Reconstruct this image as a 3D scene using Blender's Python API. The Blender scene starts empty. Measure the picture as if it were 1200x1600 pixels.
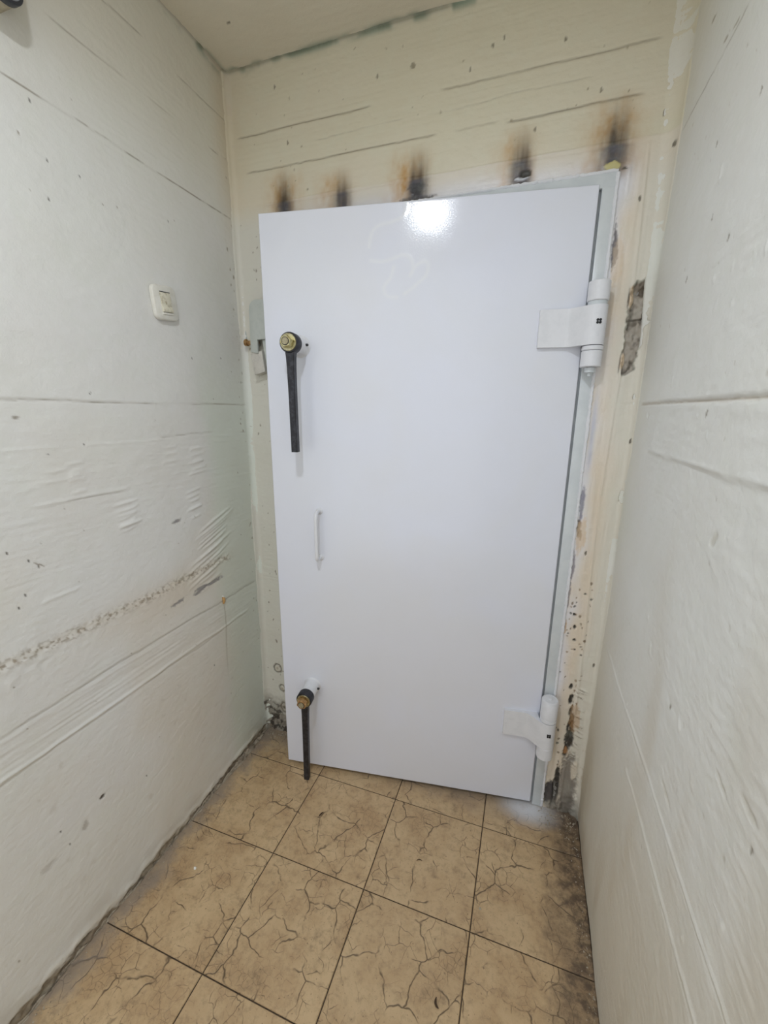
import bpy, bmesh, math, random
import numpy as np
from mathutils import Matrix, Vector

random.seed(7)
C = bpy.context.scene.collection
SC = bpy.context.scene

# ------------------------------------------------------------------ camera
CAM_H = 1.5                        # camera height above the floor
F_PX, YAW, PITCH, ROLL = 649.396, 0.331790, 0.239035, 0.008402
fw = Vector((-math.sin(YAW)*math.cos(PITCH), math.cos(YAW)*math.cos(PITCH), -math.sin(PITCH)))
rt0 = Vector((math.cos(YAW), math.sin(YAW), 0)); up0 = rt0.cross(fw)
rt = rt0*math.cos(ROLL) + up0*math.sin(ROLL); up = -rt0*math.sin(ROLL) + up0*math.cos(ROLL)
cam_d = bpy.data.cameras.new('camera'); cam = bpy.data.objects.new('camera', cam_d); C.objects.link(cam)
cam_d.sensor_fit = 'VERTICAL'; cam_d.sensor_height = 24.0; cam_d.lens = F_PX*24.0/1600.0
cam_d.clip_start = 0.02
m = Matrix.Identity(4)
for i in range(3):
    m[i][0], m[i][1], m[i][2] = rt[i], up[i], -fw[i]
m[2][3] = CAM_H
cam.matrix_world = m
SC.camera = cam

# ------------------------------------------------------------------ world, lamp power, exposure
w = bpy.data.worlds.new('world'); SC.world = w; w.use_nodes = True
w.node_tree.nodes['Background'].inputs[0].default_value = (0.93, 0.97, 1.0, 1)
w.node_tree.nodes['Background'].inputs[1].default_value = 1.35
LAMP_POS = (-0.285, 0.14); LAMP_R = 0.048; LAMP_STRENGTH = 472.0; LAMP_COLOR = (0.90, 0.96, 1.04)
SC.view_settings.view_transform = 'Standard'; SC.view_settings.look = 'None'
SC.view_settings.gamma = 1.0; SC.view_settings.exposure = 0.0
SC.view_settings.use_curve_mapping = False

# ------------------------------------------------------------------ room numbers (z is given relative to the camera height)
XL, XR, YB, ZC = -1.0795, 0.2905, 1.4448, 1.1036
ZF = -CAM_H
YF = -0.90                         # unseen corridor end behind the camera, opened to admit world fill light
TILE, OX, OY = 0.3392, -0.7219, 1.2808
DOOR_A = Vector((-0.8775, 1.2915, 0)); DOOR_ANG = math.radians(8.0955)
DOOR_W, DOOR_ZB, DOOR_ZT = 1.010, -1.485, 0.606
OPX0, OPX1, OPZ1 = -0.86, 0.105, 0.585   # doorway

# ------------------------------------------------------------------ helpers
def srgb(r, g, b):
    f = lambda c: (c/255/12.92) if c/255 <= 0.04045 else ((c/255+0.055)/1.055)**2.4
    return np.array([f(r), f(g), f(b)])

def tag(o, label=None, cat=None, group=None, kind=None):
    if label: o['label'] = label
    if cat: o['category'] = cat
    if group: o['group'] = group
    if kind: o['kind'] = kind
    return o

def empty(name, loc, rz=0.0):
    o = bpy.data.objects.new(name, None); C.objects.link(o)
    o.empty_display_size = 0.05; o.location = loc; o.rotation_euler = (0, 0, rz)
    return o

def obj(name, bm, mat, parent=None, smooth=False, loc=None):
    bmesh.ops.recalc_face_normals(bm, faces=bm.faces)
    me = bpy.data.meshes.new(name); bm.to_mesh(me); bm.free()
    if smooth:
        for p in me.polygons: p.use_smooth = True
        me.set_sharp_from_angle(angle=math.radians(38))
    me.materials.append(mat)
    o = bpy.data.objects.new(name, me); C.objects.link(o)
    if parent: o.parent = parent
    if loc: o.location = loc
    return o

def bm_box(bm, x0, x1, y0, y1, z0, z1, bevel=0.0, seg=2, M=None):
    r = bmesh.ops.create_cube(bm, size=1.0)
    vs = r['verts']
    bmesh.ops.scale(bm, vec=(x1-x0, y1-y0, z1-z0), verts=vs)
    bmesh.ops.translate(bm, vec=((x0+x1)/2, (y0+y1)/2, (z0+z1)/2), verts=vs)
    if bevel:
        es = list({e for v in vs for e in v.link_edges})
        rr = bmesh.ops.bevel(bm, geom=es, offset=bevel, segments=seg, affect='EDGES', profile=0.5)
        vs = list({v for f in rr['faces'] for v in f.verts} | {v for v in vs if v.is_valid})
    if M is not None: bmesh.ops.transform(bm, matrix=M, verts=vs)
    return bm

def box(*a, **k):
    return bm_box(bmesh.new(), *a, **k)

def lathe(profile, axis='z', n=32, origin=(0, 0, 0), bm=None):
    """profile: list of (radius, height) along the axis"""
    bm = bm or bmesh.new(); rings = []
    for r, h in profile:
        ring = []
        for k in range(n if r > 1e-6 else 1):
            a = 2*math.pi*k/n
            p = (r*math.cos(a), r*math.sin(a), h)
            if axis == '-y': p = (p[0], -h, p[1])
            if axis == 'x': p = (h, p[0], p[1])
            ring.append(bm.verts.new((p[0]+origin[0], p[1]+origin[1], p[2]+origin[2])))
        rings.append(ring)
    for a, b in zip(rings, rings[1:]):
        if len(a) == 1 and len(b) == 1: continue
        for k in range(n):
            if len(a) == 1: bm.faces.new((a[0], b[k], b[(k+1) % n]))
            elif len(b) == 1: bm.faces.new((a[k], a[(k+1) % n], b[0]))
            else: bm.faces.new((a[k], a[(k+1) % n], b[(k+1) % n], b[k]))
    return bm

def tube(pts, r, n=10, bm=None):
    bm = bm or bmesh.new(); rings = []
    pts = [Vector(p) for p in pts]
    for i, p in enumerate(pts):
        t = (pts[min(i+1, len(pts)-1)]-pts[max(i-1, 0)]).normalized()
        s = t.cross(Vector((0.3, 0.9, 0.1))).normalized(); q = t.cross(s)
        rr = r[i] if isinstance(r, (list, tuple)) else r
        rings.append([bm.verts.new(p+s*rr*math.cos(2*math.pi*k/n)+q*rr*math.sin(2*math.pi*k/n)) for k in range(n)])
    for a, b in zip(rings, rings[1:]):
        for k in range(n): bm.faces.new((a[k], a[(k+1) % n], b[(k+1) % n], b[k]))
    bm.faces.new(rings[0]); bm.faces.new(rings[-1])
    return bm

def prism(poly, axis, a, b, bevel=0.0, bm=None):
    """extrude a 2-D polygon along an axis: axis 'z' -> (x,y), 'y' -> (x,z), 'x' -> (y,z)"""
    bm = bm or bmesh.new()
    put = {'z': lambda p, t: (p[0], p[1], t), 'y': lambda p, t: (p[0], t, p[1]), 'x': lambda p, t: (t, p[0], p[1])}[axis]
    A = [bm.verts.new(put(p, a)) for p in poly]; B = [bm.verts.new(put(p, b)) for p in poly]
    n = len(poly); fs = [bm.faces.new(A), bm.faces.new(B)]
    for k in range(n): fs.append(bm.faces.new((A[k], A[(k+1) % n], B[(k+1) % n], B[k])))
    if bevel:
        bmesh.ops.recalc_face_normals(bm, faces=fs)
        bmesh.ops.bevel(bm, geom=list({e for f in fs for e in f.edges}), offset=bevel, segments=2, affect='EDGES', profile=0.5)
    return bm

# ---- numpy noise
def vnoise(u, v, seed):
    rng = np.random.RandomState(seed); L = rng.rand(256, 256).astype(np.float32)
    u = u + 1000.37; v = v + 1000.71
    i = np.floor(u).astype(int); j = np.floor(v).astype(int)
    fu = (u-i).astype(np.float32); fv = (v-j).astype(np.float32)
    fu = fu*fu*(3-2*fu); fv = fv*fv*(3-2*fv)
    a, b, c, d = L[i % 256, j % 256], L[(i+1) % 256, j % 256], L[i % 256, (j+1) % 256], L[(i+1) % 256, (j+1) % 256]
    return (a*(1-fu)+b*fu)*(1-fv)+(c*(1-fu)+d*fu)*fv*1.0 - 0.5
def fbm(u, v, seed, octv=4):
    s = 0; a = 1.0; t = 0
    for k in range(octv):
        s = s + a*vnoise(u*2**k, v*2**k, seed+k); t += a; a *= 0.5
    return s/t*1.6                 # about -0.6 .. 0.6
def sst(a, b, x):
    t = np.clip((x-a)/(b-a), 0, 1); return t*t*(3-2*t)
def gauss(x, s): return np.exp(-(x/s)**2)

class Paint:
    """height (metres, towards the room), colour and roughness over a wall grid"""
    def __init__(s, u, v, base, rough, seed):
        s.u, s.v = np.meshgrid(u, v, indexing='ij'); s.seed = seed
        s.h = np.zeros(s.u.shape); s.c = np.ones(s.u.shape+(3,))*np.asarray(base); s.r = np.ones(s.u.shape)*rough
    def tint(s, mask, col):
        m_ = np.clip(mask, 0, 1)[..., None]; s.c = s.c*(1-m_)+np.asarray(col)*m_
    def n(s, fu, fv, k, octv=4): return fbm(s.u*fu, s.v*fv, s.seed+k*17, octv)
    def plaster(s, k=0):
        s.h += s.n(3, 3, 1, 3)*0.004 + s.n(14, 18, 2, 3)*0.0012 + s.n(60, 110, 3, 3)*0.0008
        s.h += s.n(9, 160, 4, 3)*0.0009*sst(-0.1, 0.35, s.n(2.5, 4, 5, 2))          # board grain
    def line(s, v0, u0, u1, depth, width, col=None, cs=0.6, wob=0.003, pres=0.0, k=20, slope=0.0, cw=None):
        """a board joint running along u at height v0; depth<0 groove, >0 ridge"""
        c0 = v0 + slope*(s.u-u0) + fbm(s.u*5, s.u*0+k, s.seed+k, 3)*wob*2 + fbm(s.u*60, s.u*0+k, s.seed+k+3, 2)*0.0012
        p = sst(u0-0.006, u0+0.02, s.u)*(1-sst(u1-0.02, u1+0.006, s.u))*sst(pres-0.12, pres+0.12, fbm(s.u*6, s.u*0+k*3, s.seed+k+7, 3)+0.3)
        g = gauss(s.v-c0, width)
        s.h += depth*g*p
        if col is not None:
            s.tint(gauss(s.v-c0, cw or width*0.75)*p*cs, col)
    def step(s, v0, u0, u1, amt, k=40, fade=0.12):
        c0 = v0 + fbm(s.u*5, s.u*0+k, s.seed+k, 3)*0.006
        p = sst(u0-0.01, u0+0.05, s.u)*(1-sst(u1-0.05, u1+0.01, s.u))
        s.h += amt*sst(-0.003, 0.003, s.v-c0)*np.exp(-np.clip(s.v-c0, 0, 9)/fade)*p
    def spot(s, u0, v0, ru, rv, col, a=1.0, depth=0.0, warp=0.5, k=0, ang=0.0, soft=0.25):
        ca, sa = math.cos(ang), math.sin(ang); R = max(ru, rv)*2.6+0.01
        i0, i1 = np.searchsorted(s.u[:, 0], [u0-R, u0+R]); j0, j1 = np.searchsorted(s.v[0], [v0-R, v0+R])
        if i1-i0 < 1 or j1-j0 < 1: return
        U = s.u[i0:i1, j0:j1]; V = s.v[i0:i1, j0:j1]
        du, dv = U-u0, V-v0
        x, y = (du*ca+dv*sa)/ru, (-du*sa+dv*ca)/rv
        d = np.sqrt(x*x+y*y) + warp*fbm(U/ru*0.8+k*3.1, V/rv*0.8, s.seed+k+90, 3) + 0.45*warp*fbm(U*150+k, V*150, s.seed+k+91, 3)*(1 if max(ru, rv) > 0.012 else 0)
        m_ = (1-sst(1-soft, 1+soft, d))*a
        if col is not None:
            mm = np.clip(m_, 0, 1)[..., None]; s.c[i0:i1, j0:j1] = s.c[i0:i1, j0:j1]*(1-mm)+np.asarray(col)*mm
        s.h[i0:i1, j0:j1] += depth*m_
    def wrinkles(s, u0, v0, w_, n, gap, slope, amp, k=0):
        for q in range(n):
            ww = w_*random.uniform(0.6, 1.0); uu = u0+random.uniform(-0.3, 0.3)*(w_-ww); vv = v0-q*gap*random.uniform(0.85, 1.15)
            R = 0.012
            i0, i1 = np.searchsorted(s.u[:, 0], [uu-ww/2, uu+ww/2]); lo = vv-abs(slope)*ww-R; hi = vv+abs(slope)*ww+R
            j0, j1 = np.searchsorted(s.v[0], [lo, hi])
            U = s.u[i0:i1, j0:j1]; V = s.v[i0:i1, j0:j1]
            t = (U-uu)/ww*2
            c0 = vv+slope*(U-uu)+0.004*t*t*random.uniform(-1, 1)
            s.h[i0:i1, j0:j1] += amp*gauss(V-c0, 0.0042)*np.clip(1-t*t, 0, 1)**0.7
    def speckle(s, n, u0, u1, v0, v1, col, r0=0.0012, r1=0.004, el=2.2, depth=-0.001, a=0.9):
        for q in range(n):
            r = random.uniform(r0, r1)*random.choice((0.6, 0.7, 0.8, 1.0)); e = random.uniform(1, el)
            s.spot(random.uniform(u0, u1), random.uniform(v0, v1), r, r*e, col, a*random.uniform(0.5, 1), depth, 0.5, q, random.uniform(-0.7, 0.7))

def grid_mesh(name, P, place, mat, skip=None, parent=None, uv=None, flip=False):
    """one mesh from a painted grid; place(u, v, h) -> x, y, z arrays"""
    nu, nv = P.u.shape
    x, y, z = place(P.u, P.v, P.h)
    co = np.stack([x, y, z], -1).reshape(-1, 3)
    idx = np.arange(nu*nv).reshape(nu, nv)
    q = np.stack([idx[:-1, :-1], idx[1:, :-1], idx[1:, 1:], idx[:-1, 1:]], -1)
    if skip is not None: q = q[~skip]
    q = q.reshape(-1, 4)
    if flip: q = q[:, ::-1]
    col = np.concatenate([P.c, P.r[..., None]], -1).reshape(-1, 4)
    used = np.zeros(nu*nv, bool); used[q.ravel()] = True
    remap = np.cumsum(used)-1; co = co[used]; col = col[used]; q = remap[q]
    me = bpy.data.meshes.new(name); nq = len(q)
    me.vertices.add(len(co)); me.vertices.foreach_set('co', co.astype(np.float32).ravel())
    me.loops.add(nq*4); me.loops.foreach_set('vertex_index', q.astype(np.int32).ravel())
    me.polygons.add(nq); me.polygons.foreach_set('loop_start', (np.arange(nq)*4).astype(np.int32))
    me.polygons.foreach_set('use_smooth', np.ones(nq, bool))
    a = me.color_attributes.new('Paint', 'FLOAT_COLOR', 'POINT'); a.data.foreach_set('color', col.astype(np.float32).ravel())
    me.update(calc_edges=True); me.validate()
    me.materials.append(mat)
    o = bpy.data.objects.new(name, me); C.objects.link(o)
    if parent: o.parent = parent
    return o

# ------------------------------------------------------------------ materials
class NT:
    def __init__(s, name):
        s.m = bpy.data.materials.new(name); s.m.use_nodes = True; s.t = s.m.node_tree
        s.b = s.t.nodes['Principled BSDF']
    def node(s, typ, **k):
        n = s.t.nodes.new(typ)
        for a, v in k.items():
            if a.startswith('i_'):
                key = a[2:]; key = int(key) if key.isdigit() else key
                s.plug(v, n.inputs[key])
            else: setattr(n, a, v)
        return n
    def plug(s, v, sock):
        if hasattr(v, 'is_output'): s.t.links.new(v, sock)
        elif hasattr(v, 'outputs'): s.t.links.new(v.outputs[0], sock)
        else:
            if hasattr(sock.default_value, '__len__') and len(sock.default_value) == 4 and len(v) == 3: v = (*v, 1)
            sock.default_value = v
    def noise(s, vec, scale, detail=3, rough=0.55, dist=0.0):
        n = s.node('ShaderNodeTexNoise'); s.plug(vec, n.inputs['Vector'])
        n.inputs['Scale'].default_value = scale; n.inputs['Detail'].default_value = detail
        n.inputs['Roughness'].default_value = rough; n.inputs['Distortion'].default_value = dist
        return n.outputs[0]
    def math(s, op, a, b=0.0, c=0.0, clamp=False):
        n = s.node('ShaderNodeMath', operation=op, use_clamp=clamp); s.plug(a, n.inputs[0]); s.plug(b, n.inputs[1]); s.plug(c, n.inputs[2])
        return n.outputs[0]
    def map(s, v, a, b, c=0.0, d=1.0, smooth=True):
        n = s.node('ShaderNodeMapRange', interpolation_type='SMOOTHSTEP' if smooth else 'LINEAR'); s.plug(v, n.inputs[0])
        for i, q in enumerate((a, b, c, d)): n.inputs[i+1].default_value = q
        return n.outputs[0]
    def mix(s, f, a, b, blend='MIX'):
        n = s.node('ShaderNodeMix', data_type='RGBA', blend_type=blend)
        s.plug(f, n.inputs[0]); s.plug(a, n.inputs[6]); s.plug(b, n.inputs[7]); return n.outputs[2]
    def bump(s, h, strength, dist, normal=None):
        n = s.node('ShaderNodeBump'); n.inputs['Strength'].default_value = strength; n.inputs['Distance'].default_value = dist
        s.plug(h, n.inputs['Height'])
        if normal is not None: s.plug(normal, n.inputs['Normal'])
        return n.outputs[0]
    def out(s, **k):
        for a, v in k.items(): s.plug(v, s.b.inputs[a.replace('_', ' ')])
        return s.m

def painted_wall(name, bump_mm=0.0006):
    t = NT(name); pos = t.node('ShaderNodeNewGeometry').outputs['Position']
    at = t.node('ShaderNodeAttribute', attribute_name='Paint')
    big = t.noise(pos, 5.0, 5, 0.6); fine = t.noise(pos, 90.0, 5, 0.7); mid = t.noise(pos, 22.0, 4, 0.6)
    col = t.mix(t.map(big, 0.35, 0.7, 0, 0.08), at.outputs['Color'], srgb(198, 184, 162))
    col = t.mix(t.map(mid, 0.45, 0.7, 0, 0.10), col, srgb(215, 222, 205))
    col = t.mix(t.map(fine, 0.62, 0.78, 0, 0.10), col, srgb(140, 128, 105))
    b = t.bump(t.noise(pos, 240.0, 4, 0.65), 0.55, bump_mm)
    b = t.bump(fine, 0.6, bump_mm*2, b)
    return t.out(Base_Color=col, Roughness=at.outputs['Alpha'], Normal=b, Specular_IOR_Level=0.4)

M_WALL = painted_wall('painted_concrete')

def door_paint():
    t = NT('white_door_paint'); co = t.node('ShaderNodeTexCoord').outputs['Object']
    at = t.node('ShaderNodeAttribute', attribute_name='Paint')
    cl = t.noise(co, 3.0, 3, 0.5, 0.6)
    col = t.mix(t.map(cl, 0.3, 0.7, 0, 0.35), at.outputs['Color'], srgb(224, 225, 228))
    b = t.bump(t.noise(co, 260.0, 3, 0.6), 0.40, 0.0004)
    b = t.bump(t.noise(co, 28.0, 2, 0.5), 0.06, 0.002, b)
    return t.out(Base_Color=col, Roughness=at.outputs['Alpha'], Normal=b, Specular_IOR_Level=0.5)
M_DOOR = door_paint()

def white_enamel():
    t = NT('white_enamel'); co = t.node('ShaderNodeNewGeometry').outputs['Position']
    n1 = t.noise(co, 35.0, 4, 0.6)
    col = t.mix(t.map(n1, 0.4, 0.7, 0, 0.5), srgb(227, 228, 233), srgb(215, 217, 222))
    b = t.bump(t.noise(co, 180.0, 3, 0.6), 0.25, 0.0006)
    return t.out(Base_Color=col, Roughness=0.36, Normal=b)
M_ENAMEL = white_enamel()

def frame_paint():
    t = NT('frame_enamel'); co = t.node('ShaderNodeNewGeometry').outputs['Position']
    n1 = t.noise(co, 16.0, 5, 0.65, 0.5)
    col = t.mix(t.map(n1, 0.35, 0.75), srgb(210, 215, 218), srgb(200, 206, 210))
    b = t.bump(t.noise(co, 70.0, 4, 0.6), 0.4, 0.0012)
    return t.out(Base_Color=col, Roughness=0.30, Normal=b)
M_FRAME = frame_paint()

def simple(name, col, rough, metal=0.0, var=None, vs=40.0, bump=0.0, bs=200.0, vr=(0.4, 0.7)):
    t = NT(name); co = t.node('ShaderNodeNewGeometry').outputs['Position']
    c = tuple(col)
    if var is not None: c = t.mix(t.map(t.noise(co, vs, 5, 0.65), *vr), col, var)
    k = dict(Base_Color=c, Roughness=rough, Metallic=metal)
    if bump: k['Normal'] = t.bump(t.noise(co, bs, 4, 0.65), 0.6, bump)
    return t.out(**k)
M_BLACK = simple('dark_steel', srgb(52, 52, 56), 0.42, 0.6, srgb(72, 72, 78), 60, 0.0003)
M_ZINC = simple('zinc_plated', srgb(196, 190, 160), 0.28, 1.0, srgb(150, 140, 96), 120)
M_BRASS = simple('yellow_zinc', srgb(206, 200, 158), 0.34, 1.0, srgb(176, 160, 108), 90)
M_RUST = simple('rusty_brass', srgb(196, 160, 112), 0.40, 0.7, srgb(140, 100, 64), 120, 0.0005, 260)
M_BOLTEND = simple('bolt_end_steel', srgb(176, 168, 140), 0.5, 0.5, srgb(150, 138, 110), 200)
M_KEEPER = simple('grey_green_paint', srgb(192, 196, 190), 0.45, 0.0, srgb(184, 189, 183), 45, 0.0005, 150)
M_KEEPER2 = simple('pale_grey_paint', srgb(208, 203, 194), 0.5, 0.0, srgb(190, 186, 178), 50, 0.0005, 150)
M_GAP = simple('screw_and_gap_black', srgb(28, 28, 32), 0.5)  # near-black for screws and holes, and for shade drawn into gaps
M_SWITCH = simple('aged_white_plastic', srgb(226, 224, 216), 0.35, 0.0, srgb(216, 212, 200), 30)
M_ROCKER = simple('stained_cream_plastic', srgb(220, 215, 196), 0.35, 0.0, srgb(160, 148, 118), 60, vr=(0.46, 0.72))
M_FITBODY = simple('beige_fitting_plastic', srgb(186, 176, 152), 0.5, 0.0, srgb(170, 160, 136), 40)
M_FITRIM = simple('charcoal_rim', srgb(48, 50, 56), 0.4)
M_FITLENS = simple('grey_cover', srgb(150, 153, 158), 0.3)
M_MORTAR = simple('dirty_mortar', srgb(176, 164, 146), 0.9, 0.0, srgb(92, 80, 66), 32, 0.003, 120, vr=(0.42, 0.74))
M_GROUT = simple('dark_grout', srgb(84, 72, 58), 0.95, 0.0, srgb(58, 48, 38), 60, 0.001, 200)
M_FLAKE = simple('white_flake', srgb(232, 230, 224), 0.6, 0.0, srgb(210, 206, 196), 90)
M_TWIG = simple('dry_brown_bit', srgb(62, 48, 34), 0.8, 0.0, srgb(92, 70, 46), 200)
M_GRIT = simple('pale_grit', srgb(186, 176, 158), 0.9, 0.0, srgb(150, 138, 118), 90)
M_PLUG = simple('ochre_plug', srgb(190, 150, 96), 0.7, 0.0, srgb(140, 104, 64), 120, 0.001, 200)
M_CEIL = painted_wall('ceiling_paint')

def tile_material():
    t = NT('cracked_tan_tile'); geo = t.node('ShaderNodeNewGeometry').outputs['Position']
    rnd = t.node('ShaderNodeObjectInfo').outputs['Random']
    comb = t.node('ShaderNodeCombineXYZ'); t.plug(t.math('MULTIPLY', rnd, 37.0), comb.inputs[0]); t.plug(t.math('MULTIPLY', rnd, 91.0), comb.inputs[1])
    add = t.node('ShaderNodeVectorMath', operation='ADD'); t.plug(geo, add.inputs[0]); t.plug(comb, add.inputs[1]); p = add.outputs[0]
    def warp(sc, amt):
        n = t.node('ShaderNodeTexNoise'); t.plug(p, n.inputs['Vector']); n.inputs['Scale'].default_value = sc; n.inputs['Detail'].default_value = 3
        s1 = t.node('ShaderNodeVectorMath', operation='SUBTRACT'); t.plug(n.outputs[1], s1.inputs[0]); s1.inputs[1].default_value = (0.5, 0.5, 0.5)
        s2 = t.node('ShaderNodeVectorMath', operation='SCALE'); t.plug(s1.outputs[0], s2.inputs[0]); s2.inputs['Scale'].default_value = amt
        s3 = t.node('ShaderNodeVectorMath', operation='ADD'); t.plug(p, s3.inputs[0]); t.plug(s2.outputs[0], s3.inputs[1]); return s3.outputs[0]
    def veins(scale, wsc, wamt, width, msc, lo, hi):
        v = t.node('ShaderNodeTexVoronoi', feature='DISTANCE_TO_EDGE', voronoi_dimensions='2D'); t.plug(warp(wsc, wamt), v.inputs['Vector']); v.inputs['Scale'].default_value = scale
        d = t.map(v.outputs['Distance'], 0.0, width, 1.0, 0.0)
        return t.math('MULTIPLY', d, t.map(t.noise(p, msc, 4, 0.6), lo, hi)), d
    v1, _ = veins(9.5, 11.0, 0.080, 0.031, 9.0, 0.45, 0.57)
    v2, _ = veins(24.0, 16.0, 0.055, 0.038, 10.0, 0.48, 0.62)
    v3, _ = veins(48.0, 24.0, 0.03, 0.06, 7.0, 0.52, 0.64)
    vv = t.math('MAXIMUM', v1, t.math('MAXIMUM', t.math('MULTIPLY', v2, 0.8), t.math('MULTIPLY', v3, 0.45)))
    sep = t.node('ShaderNodeSeparateXYZ'); t.plug(geo, sep.inputs[0]); X, Y = sep.outputs[0], sep.outputs[1]
    # ground-in dirt: along both walls, in the doorway corners and in patches
    edge_n = t.noise(geo, 14.0, 5, 0.65)
    dr = t.map(t.math('ADD', X, t.math('MULTIPLY', edge_n, 0.22)), 0.25, 0.37)
    dl = t.map(t.math('SUBTRACT', X, t.math('MULTIPLY', edge_n, 0.22)), -1.10, -1.19)
    db = t.map(t.math('ADD', Y, t.math('MULTIPLY', edge_n, 0.12)), 1.36, 1.50)
    dirt_patch = t.map(t.noise(p, 6.5, 6, 0.75), 0.54, 0.72)
    base = t.mix(t.map(t.noise(p, 7.0, 5, 0.65), 0.35, 0.68), srgb(208, 180, 140), srgb(186, 155, 116))
    base = t.mix(t.map(t.noise(p, 45.0, 5, 0.7), 0.45, 0.72, 0, 0.55), base, srgb(150, 126, 96))
    base = t.mix(t.math('MULTIPLY', rnd, 0.22), base, srgb(170, 148, 118))
    base = t.mix(t.math('MULTIPLY', dirt_patch, t.map(t.noise(p, 60.0, 4, 0.7), 0.35, 0.65, 0.25, 0.85)), base, srgb(104, 86, 64))
    base = t.mix(t.math('MULTIPLY', vv, 0.82), base, srgb(66, 50, 34))
    spk = t.map(t.noise(geo, 150.0, 2, 0.5), 0.66, 0.74)
    base = t.mix(t.math('MULTIPLY', spk, 0.6), base, srgb(78, 60, 42))
    base = t.mix(t.math('MULTIPLY', dl, 0.75), base, srgb(150, 138, 126))
    base = t.mix(t.math('MULTIPLY', db, 0.70), base, srgb(140, 128, 116))
    base = t.mix(t.math('MULTIPLY', dr, t.map(t.noise(geo, 38.0, 5, 0.7), 0.35, 0.62, 0.45, 0.95)), base, srgb(92, 76, 62))
    # white paint overspray by the foot of the frame
    cx = t.math('DIVIDE', t.math('SUBTRACT', X, 0.115), 0.125); cy = t.math('DIVIDE', t.math('SUBTRACT', Y, 1.415), 0.085)
    dd = t.math('SQRT', t.math('ADD', t.math('MULTIPLY', cx, cx), t.math('MULTIPLY', cy, cy)))
    sp = t.math('MULTIPLY', t.map(dd, 0.1, 1.15, 0.95, 0.0), t.map(edge_n, 0.3, 0.55, 0.6, 1.0))
    base = t.mix(sp, base, srgb(222, 224, 230))
    h = t.math('SUBTRACT', t.math('MULTIPLY', t.noise(p, 26.0, 5, 0.6), 0.5), vv)
    b = t.bump(h, 0.6, 0.0016); b = t.bump(t.noise(p, 150.0, 4, 0.6), 0.3, 0.0008, b)
    ro = t.map(t.noise(p, 12.0, 4, 0.6), 0.3, 0.7, 0.38, 0.62)
    return t.out(Base_Color=base, Roughness=ro, Normal=b)
M_TILE = tile_material()

def emitter(name, col, st):
    t = NT(name); return t.out(Base_Color=(0.9, 0.9, 0.9), Emission_Color=col, Emission_Strength=st)
M_LAMP = emitter('lamp_diffuser', LAMP_COLOR, LAMP_STRENGTH)

# ------------------------------------------------------------------ colours used on the walls
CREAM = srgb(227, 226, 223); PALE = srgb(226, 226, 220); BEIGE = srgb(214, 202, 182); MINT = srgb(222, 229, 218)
YELLOW = srgb(212, 204, 180); PEACH = srgb(222, 203, 180); DARK = srgb(62, 54, 46); BROWN = srgb(118, 98, 76)
SPRAY = srgb(226, 226, 234); SOOT = srgb(44, 42, 50); RUSTY = srgb(176, 128, 72); CONC = srgb(138, 130, 122)
MOULD = srgb(60, 104, 84); JOINT = srgb(128, 118, 100)

# ------------------------------------------------------------------ wall_left
def fillet(d, r):
    t = np.clip(d/r, 0, 1); return r*(1-np.sqrt(np.clip(1-(1-t)**2, 0, 1)))
ul = np.concatenate([np.arange(YF-0.02, 0.10, 0.06), np.arange(0.10, YB+0.012, 0.0035)])
vl = np.arange(ZF-0.004, ZC+0.008, 0.0035)
L = Paint(ul, vl, CREAM, 0.52, 100)
L.tint(sst(-0.15, 0.3, L.n(2.2, 2.8, 11, 3))*0.6, PALE)
L.tint(sst(0.0, 0.35, L.n(2.6, 2.0, 12, 3))*0.30*sst(0.2, -0.5, L.v), BEIGE)
L.tint(sst(0.55, 1.0, L.v)*0.55, YELLOW)
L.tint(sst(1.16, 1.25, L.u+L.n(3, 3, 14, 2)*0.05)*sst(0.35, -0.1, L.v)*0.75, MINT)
L.tint(gauss(L.u-1.08, 0.22)*gauss(L.v+1.02, 0.22)*0.40, BEIGE)
L.tint(gauss(L.u-0.95, 0.25)*gauss(L.v+0.60, 0.07)*0.5, srgb(212, 196, 174))
L.tint(sst(1.33, 1.44, L.u)*sst(0.4, 0.9, L.v)*0.6, srgb(206, 188, 160))
L.plaster()
L.h += np.abs(L.n(1.2, 26, 31, 3))*0.0012*sst(-0.45, 0.0, L.v)*sst(0.06, -0.02, L.v)
L.line(0.960, 1.12, 1.43, -0.0016, 0.0022, JOINT, 0.75, 0.002, 0.05, 21)
L.line(0.972, 0.95, 1.10, -0.0010, 0.002, JOINT, 0.6, 0.002, 0.05, 22)
L.line(0.838, 0.80, 1.38, -0.0010, 0.0022, JOINT, 0.6, 0.004, 0.30, 23)
L.line(0.663, 0.10, 1.43, -0.0012, 0.0015, srgb(120, 108, 90), 0.85, 0.003, -0.4, 24)
L.line(0.016, 0.10, 1.43, -0.0018, 0.0019, srgb(138, 126, 106), 0.7, 0.003, 0.0, 25)
L.step(0.018, 0.1, 1.43, 0.0012, 26)
L.line(-0.090, 0.45, 1.42, 0.0012, 0.0035, None, 0, 0.006, 0.12, 27)
L.line(-0.086, 1.00, 1.42, -0.0012, 0.002, JOINT, 0.45, 0.006, 0.02, 28)
L.line(-0.223, 0.62, 0.87, 0.0020, 0.004, None, 0, 0.004, -0.1, 29)
L.line(-0.228, 0.70, 0.86, -0.0014, 0.002, JOINT, 0.4, 0.003, -0.1, 30)
L.line(-0.457, 0.60, 0.70, 0.0020, 0.004, None, 0, 0.003, -0.2, 31)
L.line(-0.727, 0.10, 1.42, -0.0022, 0.0030, JOINT, 0.55, 0.006, -0.2, 32)
L.line(-0.742, 0.10, 1.10, 0.0012, 0.004, None, 0, 0.006, 0.0, 33)
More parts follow.
